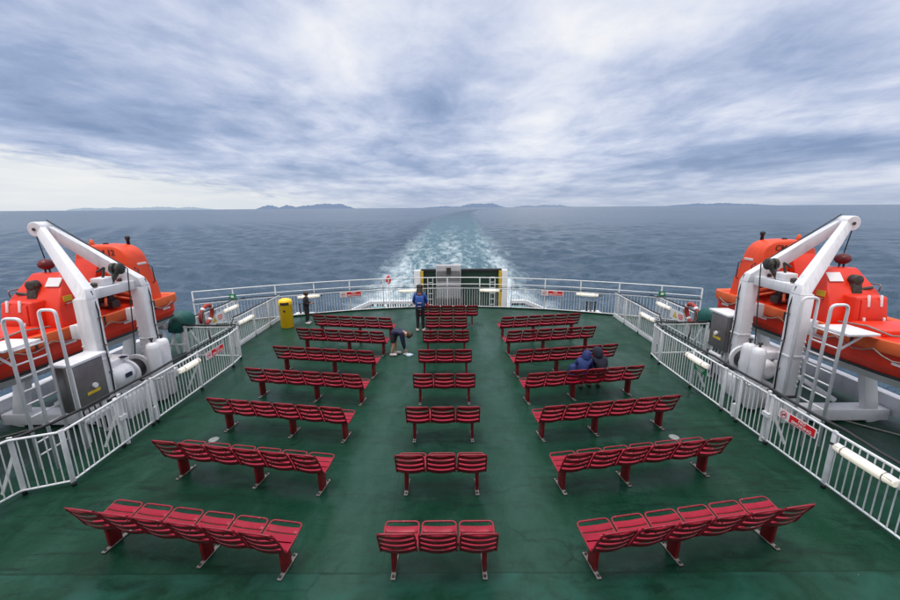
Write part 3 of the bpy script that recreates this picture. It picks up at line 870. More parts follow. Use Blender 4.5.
# ------------------------------------------------------------------ stern gate, bulwarks and ramp on the lower deck
def bulwark(s, nm):
    t = thing('stern_bulwark', 'white sloping bulwark with dark openings below the %s stern railing' % nm, 'bulwark', (s * 4, 20.6, -4.2))
    xi, xm, xo = (1.9, 4.05, 6.5)
    if s > 0: xi = 3.3
    pr = MB()
    y0, y1 = 20.5, 20.75
    pr.prism([(s * xm, -.30), (s * xo, -1.35), (s * xo, -4.2), (s * xm, -4.2)], 'Y', y0, y1)
    pr.build('sloped_plate', M['hull'], t)
    MB().bar((s * xi, 20.55, -.25), (s * xm, 20.55, -.25), .3, .14).bar((s * xm, 20.55, -.25), (s * xo, 20.55, -1.3), .34, .16).build('capping_rail', M['hull'], t)
    mb = MB(); n = 16
    for i in range(n):
        x = xi + (xm - xi) * (i + .5) / n
        if random.random() < .8: mb.box((s * x, 20.55, -.95), (.05 + .05 * random.random(), .06, 1.3))
    mb.build('stanchions', M['dark'], t)
    MB().box((s * (xm - .42), 20.35, -.75), (.75, .12, .62)).build('locker', M['paleblue'], t)
    MB().box2((s * xi, 21.2, -4.2), (s * xm, 21.3, -1.0)).build('back_plate', M['hull'], t)
bulwark(-1, 'left'); bulwark(1, 'right')
t = thing('stern_ramp', 'dark green stern ramp frame with yellow edges and white posts behind the railing', 'ramp', (.72, 20.9, -4.2))
MB().box2((-1.35, 21.0, -4.2), (2.75, 21.15, 1.32)).build('ramp_plate', M['green_panel'], t)
MB().box2((-1.4, 20.9, 1.32), (2.85, 21.2, 1.42)).build('top_beam', M['black'], t)
for x0, x1, yx in ((-1.78, -1.44, -1.36), (2.84, 3.16, 2.76)):
    MB().box2((x0, 20.8, -4.2), (x1, 21.15, 1.38)).build('ramp_post', M['hull'], t, bevel=.015)
    MB().box2((yx - .07, 20.78, -4.2), (yx + .07, 20.95, 1.34)).build('edge_strip', M['yellow2'], t)
for x in (-.92, 2.35):
    MB().tube(round_path([(x - .13, 20.75, -4.2), (x - .13, 20.75, 1.0), (x + .13, 20.75, 1.0), (x + .13, 20.75, -4.2)], .05), .03, 7).build('ladder_stile', M['hull'], t)
    for i in range(5): MB().tube([(x - .13, 20.75, .75 - i * .3), (x + .13, 20.75, .75 - i * .3)], .018, 6).build('ladder_rung', M['hull'], t)
MB().bar((-1.5, 20.7, -.2), (-3.3, 20.7, -1.7), .12, .3).build('stay', M['hull'], t)
t = thing('stern_hatch', 'grey hatch housing standing up in the middle of the stern ramp', 'hatch', (.04, 20.4, -4.2))
MB().box2((-.60, 20.2, .05), (.68, 20.7, 1.72)).build('housing', M['grey'], t, bevel=.02)
MB().box2((-.55, 20.17, .95), (.63, 20.198, 1.45)).build('louvre', M['grey_dk'], t)
MB().box2((-.06, 20.1, 1.3), (.16, 20.19, 1.62)).build('junction_box', M['dark'], t)
MB().box2((-.62, 20.15, -4.2), (.70, 20.7, .05)).build('lower_casing', M['grey_dk'], t)
mb = MB()
for i in range(9): mb.box2((-.55 + i * .14, 20.1, -4.2), (-.52 + i * .14, 20.148, .0))
mb.build('ribs', M['black'], t)
# red and white lifebuoy on the outside of the stern
t = thing('stern_marker', 'small red and white lifebuoy beyond the stern railing, left of the ramp', 'lifebuoy', (-3.05, 20.3, 1.0))
ring = [V((-3.05 + .07 * math.cos(a), 20.3 + .09 * math.cos(a), 1.0 +   .17 * math.sin(a))) for a in [2 * math.pi * i / 24 for i in range(24)]]
MB().tube(ring, .055, 8, closed=True).build('ring', M['redhull'], t)
for k in (0, 1):
    sg = [V((-3.05 + .07 * math.cos(a), 20.3 + .09 * math.cos(a), 1.0 +   .17 * math.sin(a))) for a in (k * math.pi + .6, k * math.pi + .9, k * math.pi + 1.2)]
    MB().tube(sg, .06, 8).build('band', M['signwhite'], t)
MB().tube([(-3.05, 20.4, -4.2), (-3.05, 20.4, 1.05)], .03, 8).build('pole', M['hull'], t)
# mooring fittings glimpsed through the rails near the corners
for s, nm in ((-1, 'left'), (1, 'right')):
    for k in range(3):
        o = MB().tube([(s * (6.25 + .17 * k), arc_y(6.3) + .35, 0), (s * (6.25 + .17 * k), arc_y(6.3) + .35, .42)], .05, 8).lathe((s * (6.25 + .17 * k), arc_y(6.3) + .35, .42), [(.06, 0), (.06, .05), (.02, .06)], 10).build('vent_pipe', M['black'], None, loc=(s * (6.25 + .17 * k), arc_y(6.3) + .35, 0))
        tag(o, 'short black pipe seen through the stern railing in the %s corner' % nm, 'pipe', 'three black pipes in the %s stern corner' % nm)
    bx = MB().box2((s * 6.05, arc_y(6.3) + .14, -.3), (s * 6.85, arc_y(6.3) + .6, 0)); struct('pipe_shelf', bx, M['hull'])

# ------------------------------------------------------------------ davits, lifeboats and their gear
def davit(s, nm):
    """one A-frame davit; built for the right side and mirrored by s"""
    X = 7.35; bz = 2.82; tip = V((8.86, 8.96, 4.22))
    t = thing('davit', 'white A-frame davit standing over the %s lifeboat' % nm, 'davit', (s * X, 8.8, 0))
    def add(mb, n, m, par=None, **kw):
        if s < 0: mb.mirror_x()
        return mb.build(n, m, par or t, **kw)
    ends = []
    for y, yt in ((8.00, 8.90), (9.49, 9.04)):
        # vertical leg
        lg = MB(); lg.box2((X - .15, y - .135, .62), (X + .15, y + .135, bz))
        lo = add(lg, 'leg', M['white'], bevel=.018)
        add(MB().box2((X - .18, y - .165, 0), (X + .18, y + .165, .62)), 'leg_base', M['white'], lo, bevel=.015)
        add(MB().box2((X - .20, y - .185, .60), (X + .20, y + .185, .635)), 'joint_gasket', M['black'], lo)
        bl = MB()
        for k in range(10): bl.lathe((X + .13, y - .143, .85 + k * .11), [(.016, -.012), (.016, .012)], 6, 'Y')
        add(bl, 'bolt_row', M['white2'], lo)
        # knee and raking arm
        p0 = V((X, y, bz - .002)); p1 = V((tip.x, yt, tip.z))
        dirv = (p1 - p0).normalized()
        u = V((-dirv.z, 0, dirv.x)).normalized()
        b0 = [V((X - .085, y - .105 + (yt - y) * .05, bz + .20)), V((X + .185, y - .105 + (yt - y) * .10, bz + .02)), V((X + .185, y + .105 + (yt - y) * .10, bz + .02)), V((X - .085, y + .105 + (yt - y) * .05, bz + .20))]
        e0 = [p1 + u * .10 + V((0, -.06, 0)), p1 - u * .10 + V((0, -.06, 0)), p1 - u * .10 + V((0, .06, 0)), p1 + u * .10 + V((0, .06, 0))]
        am = MB(); am.loft([[(X - .15, y - .135, bz), (X + .15, y - .135, bz), (X + .15, y + .135, bz), (X - .15, y + .135, bz)], b0, e0])
        add(am, 'arm', M['white'], bevel=.012)
    # head: two round cheeks with a sheave
    hd = MB(); hd.lathe(tip + V((.03, 0, -.02)), [(.145, -.15), (.16, -.14), (.16, .14), (.145, .15)], 24, 'Y')
    hb = add(hd, 'sheave_head', M['white'])
    add(MB().lathe(tip + V((.03, 0, -.02)), [(.035, -.17), (.035, .17)], 10, 'Y'), 'pin', M['dark'], hb)
    # cross beam between the arms, with a post for the sheave
    cb = MB(); cb.box2((X + .0, 8.13, bz - .06), (X + .24, 9.36, bz + .15)); add(cb, 'cross_beam', M['white'], bevel=.012)
    lug = MB(); lug.box2((X + .10, 8.62, bz + .15), (X + .40, 8.98, bz + .32)); add(lug, 'bracket', M['white'], bevel=.03)
    # wire block (dark) on the beam
    bk = MB()
    c = V((X + .08, 9.02, bz + .48))
    bk.lathe(c, [(.05, -.12), (.13, -.10), (.13, -.03), (.07, -.02), (.07, .02), (.13, .03), (.13, .10), (.05, .12)], 14, 'X')
    bk.bar(c + V((0, 0, -.05)), c + V((.12, -.16, -.35)), .16, .09)
    bo = add(bk, 'wire_block', M['dark'], bevel=.008)
    add(MB().bar(c + V((.15, -.3, -.35)), c + V((.1, -.22, .06)), .04, .04).bar(c + V((.1, -.22, .06)), c + V((.14, -.38, -.02)), .035, .035), 'hook_lever', M['dark'])
    for yy in (8.5, 9.2): add(MB().ball((X + .22, yy, bz + .19), .045, 8), 'knob', M['black'])
    for y in (8.00, 9.49):
        add(MB().box2((X - .165, y - .15, 1.50), (X + .165, y + .15, 1.53)), 'flange_plate', M['white2'])
        hs = MB().tube([(X - .165, y + .05, .7), (X - .175, y + .06, 1.3), (X - .17, y + .03, 1.9), (X - .175, y + .05, 2.55), (X - .10, y + .06, bz + .16)], .014, 6)
        add(hs, 'hydraulic_hose', M['black'])
        for z in (1.2, 1.8, 2.4): add(MB().box((X - .165, y + .05, z), (.04, .06, .03)), 'hose_clip', M['steel'])
    add(MB().lathe((X + .12, 8.40, bz + .17), [(.06, 0), (.06, .08), (.02, .1)], 10), 'grease_pot', M['dark'])
    # side platform bracket on the legs
    for y in (7.82, 9.27):
        add(MB().box2((X + .12, y + .08, 1.98), (X + .36, y + .26, 2.28)), 'boat_chock', M['white'], bevel=.01)
    # rope falls
    wr = thing('davit_wire', 'black wire rope running from the %s davit head to its winch' % nm, 'wire rope', (s * X, 9, 0))
    w1 = [tip + V((-.02, .12, .17)), tip.lerp(c, .5) + V((-.02, .12, .13)), c + V((0, .12, .1)), c + V((-.14, .12, -.02)), V((X + .02, 9.02, 1.4)), V((X + .1, 9.0, .75))]
    mb = MB().tube(w1, .013, 5); 
    if s < 0: mb.mirror_x()
    mb.build('wire', M['black'], wr)
    # hanging fall with ball and hook
    hk = thing('lifting_fall', 'dark red ball and hook hanging on a wire from the %s davit head' % nm, 'hook', (s * tip.x, tip.y, 2.8))
    hx = tip + V((.03, -.05, -.02))
    mb = MB().tube([hx + V((.10, 0, -.05)), hx + V((.04, .02, -.65))], .011, 6)
    if s < 0: mb.mirror_x()
    mb.build('wire', M['black'], hk)
    b = hx + V((.04, .02, -.78))
    mb = MB().ball(b, (.15, .15, .12), 12)
    if s < 0: mb.mirror_x()
    mb.build('ball', M['darkred'], hk)
    mb = MB().tube([b + V((-.05, 0, -.1)), b + V((-.06, 0, -.36)), b + V((0, 0, -.42)), b + V((.06, 0, -.36)), b + V((.05, 0, -.1))], .02, 6)
    mb.tube([b + V((.09 * math.cos(a), 0, -.50 + .09 * math.sin(a))) for a in [2 * math.pi * i / 12 for i in range(12)]], .025, 6, closed=True)
    if s < 0: mb.mirror_x()
    mb.build('shackle', M['dark'], hk)
    return t

def lifeboat(s, nm):
    cx = 8.88; hw = .83; zg = 2.12
    t = thing('lifeboat', 'orange and red open rescue boat with tall canopy, hung on the %s side' % nm, 'lifeboat', (s * cx, 9, zg - 1))
    def add(mb, n, m, par=None, **kw):
        if s < 0: mb.mirror_x()
        return mb.build(n, m, par or t, **kw)
    ys = [11.62, 11.5, 11.0, 10, 9, 8, 7, 6.2, 5.4, 4.8, 4.4]
    wd = [.78, .81, .82, .83, .83, .83, .82, .75, .56, .32, .08]
    sh = [0, 0, 0, 0, 0, .0, .02, .06, .12, .18, .22]
    rings, inner_ = [], []
    for y, w, h in zip(ys, wd, sh):
        z = zg + h; kb = 1.12 + h * 1.5
        rings.append([(cx - w, y, z), (cx - w * .97, y, z - .44), (cx - w * .82, y, z - .66), (cx - w * .40, y, kb + .12), (cx, y, kb),
                      (cx + w * .40, y, kb + .12), (cx + w * .82, y, z - .66), (cx + w * .97, y, z - .44), (cx + w, y, z)])
    add(MB().loft(rings), 'hull', M['redhull'], smooth=False)
    # underwater part, pale, and rubbing strip
    strip = [(cx - w * .86, y, zg + h - .62) for y, w, h in zip(ys, wd, sh)]
    add(MB().tube(strip, .035, 6), 'rubbing_strip', M['black'])
    keel = [[(cx - w * .84, y, zg + h - .645), (cx - w * .42, y, 1.08 + h * 1.5 + .12), (cx, y, 1.07 + h * 1.5), (cx + w * .42, y, 1.08 + h * 1.5 + .12), (cx + w * .84, y, zg + h - .645)] for y, w, h in zip(ys, wd, sh)]
    add(MB().loft(keel, closed=False, cap=False), 'bottom', M['hull'])
    # foam fender belt
    fen = []
    for y, w, h in zip(ys, wd, sh): fen.append(V((cx - w - .02, y, zg + h - .06)))
    aft = [V((cx + k, 11.66, zg - .06)) for k in (-.74, -.4, 0, .4, .74)]
    port = [V((cx + w + .02, y, zg + h - .06)) for y, w, h in zip(ys, wd, sh)]
    loop = fen[::-1][:-1] + aft + port[1:]
    fm = MB(); n = len(loop); rg = []
    for i, p in enumerate(loop):
        a, b = loop[max(0, i - 1)], loop[min(n - 1, i + 1)]
        d = (b - a).normalized(); u = d.cross(V((0, 0, 1))).normalized()
        rg.append([p + u * .09 + V((0, 0, .10)), p - u * .09 + V((0, 0, .13)), p - u * .10 + V((0, 0, -.11)), p + u * .10 + V((0, 0, -.13))])
    fm.loft(rg); add(fm, 'fender', M['fender'], bevel=.03)
    # side deck coaming (inside of the fender)
    add(MB().loft([[(cx - w * .88, y, zg + h - .02), (cx - w * .88, y, zg + h + .015), (cx + w * .88, y, zg + h + .015), (cx + w * .88, y, zg + h - .02)] for y, w, h in zip(ys[:-1], wd[:-1], sh[:-1])]), 'foredeck', M['redhull'])
    # tall canopy aft: rounded, with an overhanging roof and open front
    za = zg - .02
    outer = [(cx - .80, za), (cx - .76, za + .5), (cx - .71, za + 1.05)] + [(cx - .27 - .42 * math.cos(R(a)), za + 1.18 + .43 * math.sin(R(a))) for a in (12, 30, 48, 66, 84)] + [(cx + .05, za + 1.625)] + [(cx + .34 + .38 * math.sin(R(a)), za + 1.22 + .39 * math.cos(R(a))) for a in (6, 24, 42, 60, 78)] + [(cx + .75, za + .9), (cx + .82, za)]
    inn = [(cx + .60, za), (cx + .56, za + .50), (cx + .42, za + .62), (cx - .48, za + .62), (cx - .56, za + .5), (cx - .58, za)]
    cn = MB().prism(outer + inn, 'Y', 10.32, 11.18)
    for v in cn.bm.verts:
        if v.co.y > 11 and v.co.z > za + .5: v.co.y -= .16 * (v.co.z - za)
    add(cn, 'canopy', M['orange'], bevel=.07, seg=4)
    add(MB().box2((cx - .62, 10.95, za), (cx + .62, 10.98, za + .7)), 'canopy_bulkhead', M['redhull'])
    add(MB().prism([(10.0, za + .64), (10.30, za + .66), (10.30, za + 1.30)], 'X', cx + .05, cx + .66), 'canopy_visor', M['redhull'], bevel=.03)
    tape = MB(); tape.box((cx - .712, 10.72, za + 1.09), (.03, .30, .05), Matrix.Rotation(R(-8), 3, 'Y')); add(tape, 'reflective_tape', M['signwhite'])
    # registration letters on the front of the canopy
    text_mesh('lettering', 'CM 12', .21, M['letter_worn'], t, (s * (cx - .10), 10.312, za + 1.42), (1, 0, 0), (0, 0, 1), .004, .95)
    tl = MB(); tl.lathe((cx - .35, 10.85, za + 1.58), [(.04, 0), (.04, .14), (.06, .15), (.06, .22), (.02, .24)], 8)
    add(tl, 'antenna_base', M['black'])
    tl = MB(); tl.lathe((cx + .05, 10.6, za + 1.59), [(.06, 0), (.06, .06), (.03, .08)], 8)
    add(tl, 'vent_cap', M['black'])
    add(MB().lathe((cx + .42, 10.6, za + 1.55), [(.05, 0), (.06, .12), (.02, .2)], 8), 'nav_light', M['fender'])
    # cockpit: console, engine box, thwarts and loose gear
    ck = MB()
    for i in range(26):
        rnd = random.Random(i * 7 + 3)
        ck.box((cx - .62 + rnd.random() * 1.1, 9.35 + rnd.random() * 1.05, zg + .05 + rnd.random() * .45), (.06 + rnd.random() * .35, .05 + rnd.random() * .3, .04 + rnd.random() * .12), rnd.random() * 3)
    add(ck, 'cockpit_gear', M['black'])
    add(MB().tube([(cx - .78, 10.45, zg + .2), (cx - .4, 9.9, zg + .52), (cx - .2, 9.5, zg + .62), (cx - .1, 9.2, zg + .66)], .045, 8), 'strap_roll', M['strap'])
    add(MB().tube([(cx - .82, 10.1, zg + .22), (cx - .2, 10.0, zg + .35)], .03, 7).tube([(cx - .78, 9.3, zg + .25), (cx - .3, 9.9, zg + .45)], .03, 7), 'lashing', M['strap'])
    add(MB().lathe((cx - .62, 9.25, zg + .72), [(.09, -.14), (.10, -.12), (.10, .12), (.09, .14)], 12, 'X'), 'fire_roll', M['signwhite'])
    # forward cabin with sloping sides, hook post in its forward recess
    cab = MB()
    zt = zg + 1.0
    cab.loft([[(cx - .72, 8.22, zg), (cx + .62, 8.22, zg), (cx + .62, 9.25, zg), (cx - .72, 9.25, zg)],
              [(cx - .66, 8.28, zg + .42), (cx + .58, 8.28, zg + .42), (cx + .58, 9.22, zg + .42), (cx - .66, 9.22, zg + .42)],
              [(cx - .58, 8.48, zt - .25), (cx + .42, 8.48, zt - .25), (cx + .42, 9.1, zt - .25), (cx - .58, 9.1, zt - .25)],
              [(cx - .40, 8.76, zt + .12), (cx + .26, 8.76, zt + .12), (cx + .26, 9.05, zt + .12), (cx - .40, 9.05, zt + .12)]])
    add(cab, 'cabin', M['redhull'], bevel=.04, seg=3)
    add(MB().box((cx - .36, 8.60, zg + .95), (.30, .22, .012), Matrix.Rotation(R(53), 3, 'X')), 'pale_panel', M['signwhite'])
    rail = MB().tube(round_path([(cx - .66, 8.45, zg + .48), (cx - .73, 8.45, zg + .51), (cx - .73, 9.1, zg + .51), (cx - .66, 9.1, zg + .48)], .04), .015, 6)
    add(rail, 'grab_rail', M['steel'])
    add(MB().box((cx - .635, 8.55, zg + .60), (.02, .20, .12)), 'data_plate', M['yellow2'])
    # hatch box in front, with hinges
    hb = MB().loft([[(cx - .36, 7.98, zg), (cx + .36, 7.98, zg), (cx + .36, 8.34, zg), (cx - .36, 8.34, zg)],
                    [(cx - .32, 8.06, zg + .62), (cx + .32, 8.06, zg + .62), (cx + .32, 8.40, zg + .62), (cx - .32, 8.40, zg + .62)]])
    hb = add(hb, 'locker', M['redhull'], bevel=.05, seg=3)
    hz = MB().loft([[(cx - .27, 7.965, zg + .08), (cx + .20, 7.965, zg + .08), (cx + .20, 7.99, zg + .08), (cx - .27, 7.99, zg + .08)],
                    [(cx - .25, 8.022, zg + .56), (cx + .19, 8.022, zg + .56), (cx + .19, 8.05, zg + .56), (cx - .25, 8.05, zg + .56)]])
    add(hz, 'locker_door', M['redhull'], hb, bevel=.01)
    for dx in (-.12, .14):
        add(MB().bar((cx + dx, 8.0, zg + .42), (cx + dx, 8.04, zg + .66), .05, .03, side=V((0, 1, 0))), 'hinge', M['signwhite'], hb, bevel=.008)
        add(MB().bar((cx + dx * 1.6, 7.955, zg + .10), (cx + dx * 1.6, 7.97, zg + .2), .04, .03, side=V((0, 1, 0))), 'clasp', M['signwhite'], hb, bevel=.006)
    # hook post
    hp = MB()
    hp.loft([[(cx - .13, 8.38, zg + .45), (cx + .13, 8.38, zg + .45), (cx + .13, 8.60, zg + .45), (cx - .13, 8.60, zg + .45)],
             [(cx - .07, 8.44, zg + .98), (cx + .07, 8.44, zg + .98), (cx + .07, 8.56, zg + .98), (cx - .07, 8.56, zg + .98)]])
    hp.lathe((cx, 8.50, zg + .90), [(.05, -.09), (.11, -.08), (.11, .08), (.05, .09)], 12, 'Y')
    hp.tube([(cx - .04, 8.50, zg + .66), (cx + .34, 8.44, zg + .74)], .035, 7)
    add(hp, 'release_hook', M['dark'], bevel=.01)
    # handrail loops, hatch outline, tape and straps
    for hy in (10.45, 10.95):
        add(MB().tube([(cx - .76, hy, zg + .5), (cx - .82, hy, zg + .55), (cx - .80, hy, zg + .95), (cx - .72, hy, zg + 1.0)], .012, 6), 'hand_loop', M['black'])
    add(MB().tube([(cx - .50, 10.30, za + .60), (cx + .44, 10.30, za + .60)], .022, 6), 'canopy_seal', M['black'])
    for ry in (7.4, 9.0, 10.6):
        add(MB().box((cx - .945, ry, zg - .06), (.012, .05, .24)), 'fender_strap', M['black'])
    for ry in (6.6, 8.2, 9.8, 11.2):
        add(MB().box((cx - .822, ry, zg - .30), (.012, .28, .045)), 'hull_tape', M['signwhite'])
    add(MB().tube(round_path([(cx + .45, 8.40, zg + .66), (cx + .47, 8.40, zg + .80), (cx + .47, 9.0, zg + .80), (cx + .45, 9.0, zg + .66)], .04), .014, 6), 'cabin_rail', M['steel'])
    add(MB().box2((cx - .18, 8.70, zg + .40), (cx + .18, 8.72, zg + .44)), 'recess_sill', M['black'])
    add(MB().lathe((cx - .30, 8.92, zt + .11), [(.07, 0), (.07, .05), (.05, .07), (.02, .08)], 12), 'vent_cap', M['signwhite'])
    # low foredeck box and grab line
    add(MB().box2((cx - .55, 7.2, zg + .015), (cx + .5, 7.9, zg + .16)), 'deck_box', M['redhull'], bevel=.03)
    add(MB().box2((cx - .45, 5.9, zg + .03), (cx + .40, 6.9, zg + .14)), 'bow_box', M['orange'], bevel=.03)
    gl = []
    for i in range(33):
        y = 11.3 - i * .18; k = (i % 4) / 4.0
        gl.append((cx - .95, y, zg - .10 - .12 * math.sin(math.pi * k)))
    add(MB().tube(gl, .012, 5), 'grab_line', M['rope'])
    rope2 = MB().tube([(cx - .78, 7.9, zg + .15), (cx - .7, 7.4, zg + .2), (cx - .75, 6.9, zg + .16), (cx - .1, 6.6, zg + .2), (cx + .5, 6.7, zg + .18)], .016, 6)
    add(rope2, 'mooring_line', M['rope'])
    return t

def side_gear(s, nm):
    """cradle beams, ladder, cylinders, winch, cabinet"""
    def put(t, mb, n, m, **kw):
        if s < 0: mb.mirror_x()
        return mb.build(n, m, t, **kw)
    # cradle
    t = thing('boat_cradle', 'white steel cradle beams under the %s lifeboat' % nm, 'cradle', (s * 9, 8, 0))
    put(t, MB().bar((9.75, 4.5, .36), (9.75, 12.2, .36), .22, .42), 'long_beam', M['white'], bevel=.015)
    put(t, MB().box2((7.5, 7.85, .05), (9.6, 8.2, .30)), 'cross_beam', M['white'], bevel=.015)
    put(t, MB().box2((7.5, 10.2, .05), (9.6, 10.5, .30)), 'cross_beam', M['white'], bevel=.015)
    put(t, MB().bar((9.30, 7.95, .0), (8.95, 7.95, 1.35), .26, .16, side=V((0, 1, 0))), 'chock_post', M['white'], bevel=.012)
    put(t, MB().bar((9.30, 10.9, .0), (8.95, 10.9, 1.35), .26, .16, side=V((0, 1, 0))), 'chock_post', M['white'], bevel=.012)
    put(t, MB().tube([(7.6, 8.7, 1.1), (8.7, 8.2, .35)], .06, 8), 'stay', M['white'])
    put(t, MB().box2((7.55, 8.35, .02), (8.0, 9.3, .32)), 'foundation', M['white'], bevel=.012)
    # ladder
    t = thing('boarding_ladder', 'white boarding ladder with hooped handrails beside the %s lifeboat' % nm, 'ladder', (s * 7.3, 7.3, 0))
    ly0 = 7.0 if s > 0 else 6.42; ly1 = ly0 + .60
    for y in (ly0, ly1):
        a = round_path([(7.02, y, .0), (7.02, y, 2.84), (7.33, y, 2.84), (7.33, y, .0)], .10, 5)
        put(t, MB().tube(a, .028, 9), 'stile', M['white'])
    for i in range(9):
        put(t, MB().tube([(7.33, ly0, .25 + i * .25), (7.33, ly1, .25 + i * .25)], .017, 7), 'rung', M['white'])
    put(t, MB().box2((7.36, ly0 - .08, 2.26), (7.95, ly0 + .56, 2.31)), 'step_platform', M['white'], bevel=.01)
    put(t, MB().bar((7.36, ly0 + .05, 1.95), (7.8, ly0 + .05, 2.26), .03, .03), 'platform_strut', M['white'])
    # cylinders
    cy0 = (8.42, 8.72) if s > 0 else (9.02, 9.34)
    cx0 = 7.02 if s > 0 else 6.95
    for y in cy0:
        t = thing('gas_cylinder', 'white cylinder with rounded top strapped by the %s davit, %s of the pair' % (nm, 'nearer' if y == cy0[0] else 'farther'), 'cylinder', (s * cx0, y, 0))
        put(t, MB().lathe((cx0, y, .08), [(.13, 0), (.145, .02), (.145, 1.30), (.125, 1.40), (.07, 1.44), (.03, 1.45)], 18), 'tank', M['white'])
        put(t, MB().lathe((cx0, y, 1.52), [(.025, 0), (.025, .07), (.045, .08), (.045, .11)], 8), 'valve', M['dark'])
        put(t, MB().lathe((cx0, y, .62), [(.150, 0), (.150, .05)], 18), 'strap', M['white2'])
    # winch between the legs
    t = thing('winch', 'white boat winch with black drum at the foot of the %s davit' % nm, 'winch', (s * 7.35, 8.8, 0))
    wy = 8.66 if s < 0 else 9.0
    wx = 7.36
    put(t, MB().box2((wx - .30, wy - .5, 0), (wx + .34, wy + .42, .52)), 'base', M['white'], bevel=.02)
    put(t, MB().lathe((wx, wy + .16, .92), [(.12, -.14), (.23, -.13), (.23, .13), (.12, .14)], 20, 'Y'), 'drum', M['black'])
    put(t, MB().lathe((wx, wy + .34, .92), [(.31, -.03), (.32, -.02), (.32, .02), (.31, .03)], 24, 'Y'), 'flange', M['white'])
    put(t, MB().lathe((wx, wy - .01, .92), [(.31, -.03), (.32, -.02), (.32, .02), (.31, .03)], 24, 'Y'), 'flange', M['white'])
    put(t, MB().lathe((wx, wy - .28, .94), [(.12, -.26), (.21, -.22), (.23, 0), (.25, .18), (.25, .24)], 20, 'Y'), 'gear_case', M['white'])
    put(t, MB().box((wx - .25, wy - .25, .98), (.03, .16, .09)), 'name_plate', M['navy'])
    put(t, MB().box2((wx + .0, wy - .35, 1.14), (wx + .5, wy + .15, 1.32)), 'motor_cover', M['white'], bevel=.03)
    put(t, MB().box((wx - .02, wy - .05, 1.325), (.14, .1, .02)), 'label_plate', M['navy'])
    # control cabinet
    if s < 0: y0, y1, x0, x1, z0, z1 = 7.12, 7.83, 7.10, 7.42, .72, 1.68
    else: y0, y1, x0, x1, z0, z1 = 9.74, 10.42, 7.2, 7.58, .9, 1.85
    t = thing('control_cabinet', 'grey steel cabinet with yellow label by the %s davit' % nm, 'cabinet', (s * 7.4, y0, 0))
    put(t, MB().box2((x0, y0, z0), (x1, y1, z1)), 'box', M['steel'], bevel=.012)
    put(t, MB().box2((x0 - .02, y0 + .03, z0 + .03), (x0 - .002, y1 - .03, z1 - .03)), 'door', M['steel'], bevel=.008)
    put(t, MB().box2((x0 - .08, y0 - .05, z1 + .003), (x1 + .05, y1 + .04, z1 + .06)), 'hood', M['white'], bevel=.01)
    if s < 0: put(t, MB().box2((x0 - .06, y0 - .06, .0), (x0 + .02, y0 - .015, z1)).box2((x0 - .06, y0 - .06, .5), (x0 - .02, y1, .56)), 'frame', M['white'], bevel=.006)
    ly = (y0 + y1) / 2
    put(t, MB().box((x0 - .024, ly, z0 + .30), (.006, .30, .06)), 'yellow_label', M['yellow2'])
    put(t, MB().lathe((x0 - .03, ly + .03, z0 + .42), [(.05, -.04), (.055, 0), (.04, .03)], 12, 'X'), 'knob', M['signwhite'])
    put(t, MB().box2((x0 - .05, y0 + .1, z0 - .30), (x0 + .14, y0 + .55, z0 - .12)), 'socket_box', M['white'], bevel=.02)
    mb = MB()
    for k in range(4):
        mb.tube([(x0 + .05, y0 + .1 + .13 * k, z0), (x0 - .02, y0 + .12 + .12 * k, z0 - .35), (x0 + .05, y0 + .25 + .1 * k, .1)], .014, 5)
    put(t, mb, 'conduits', M['black'])
    for ya in (y0 + .05, y1 - .15): put(t, MB().box2((x0 + .05, ya, 0), (x0 + .15, ya + .1, z0)), 'leg', M['white'])
    # tarpaulin covered searchlight on a white stand
    gx, gy = 8.45, 12.25
    t = thing('covered_light', 'dark green tarpaulin cover on white legs aft of the %s lifeboat' % nm, 'covered equipment', (s * gx, gy, 0))
    rings = []
    for z, r, o in ((.78, .16, 0), (.86, .30, .02), (1.05, .34, 0), (1.27, .32, -.03), (1.40, .23, -.04), (1.46, .10, -.02)):
        rg = []
        for k in range(12):
            a = 2 * math.pi * k / 12; rr_ = r * (1 + .13 * math.cos(3 * a + z * 4) + .05 * math.sin(5 * a))
            rg.append((gx + o + rr_ * math.cos(a), gy + rr_ * 1.15 * math.sin(a), z))
        rings.append(rg)
    put(t, MB().loft(rings), 'tarpaulin', M['green_tarp'], smooth=True)
    mb = MB()
    for a, b in ((-.25, -.3), (.25, -.3), (-.25, .3), (.25, .3)):
        mb.tube([(gx + a * 1.3, gy + b * 1.2, 0), (gx + a * .5, gy + b * .5, .85)], .035, 7)
    mb.tube([(gx - .25, gy - .3, .45), (gx + .25, gy - .3, .45)], .025, 6)
    put(t, mb, 'stand', M['white'])
    put(t, MB().lathe((gx + .35, gy - .45, 1.12), [(.10, -.2), (.12, -.18), (.12, .18), (.10, .2)], 12, 'X'), 'pale_drum', M['grey'])
    t = thing('white_trestle', 'white four-legged trestle on the green deck behind the %s lifeboat' % nm, 'trestle', (s * 9.0, 11.9, 0))
    mb = MB()
    for a, b in ((-.3, -.22), (.3, -.22), (-.3, .22), (.3, .22)):
        mb.bar((8.95 + a, 12.0 + b, .06), (8.95 + a * .7, 12.0 + b * .7, .95), .07, .07)
    put(t, mb, 'frame', M['white'])
    put(t, MB().box2((8.7, 11.8, .95), (9.2, 12.2, 1.02)), 'top_plate', M['white'], bevel=.01)
    put(t, MB().box2((8.62, 11.76, .42), (9.28, 11.80, .5)), 'cross_piece', M['white'])
    # line lying on deck
    o = MB().tube([V((s * x, y, .02)) for x, y in ((8.3, 8.6), (8.55, 8.1), (8.9, 7.7), (9.3, 7.3), (9.8, 6.7))], .018, 6).build('mooring_rope', M['rope'], None, loc=(s * 8.3, 8.6, 0))
    tag(o, 'grey rope lying on the green deck under the %s lifeboat' % nm, 'rope')

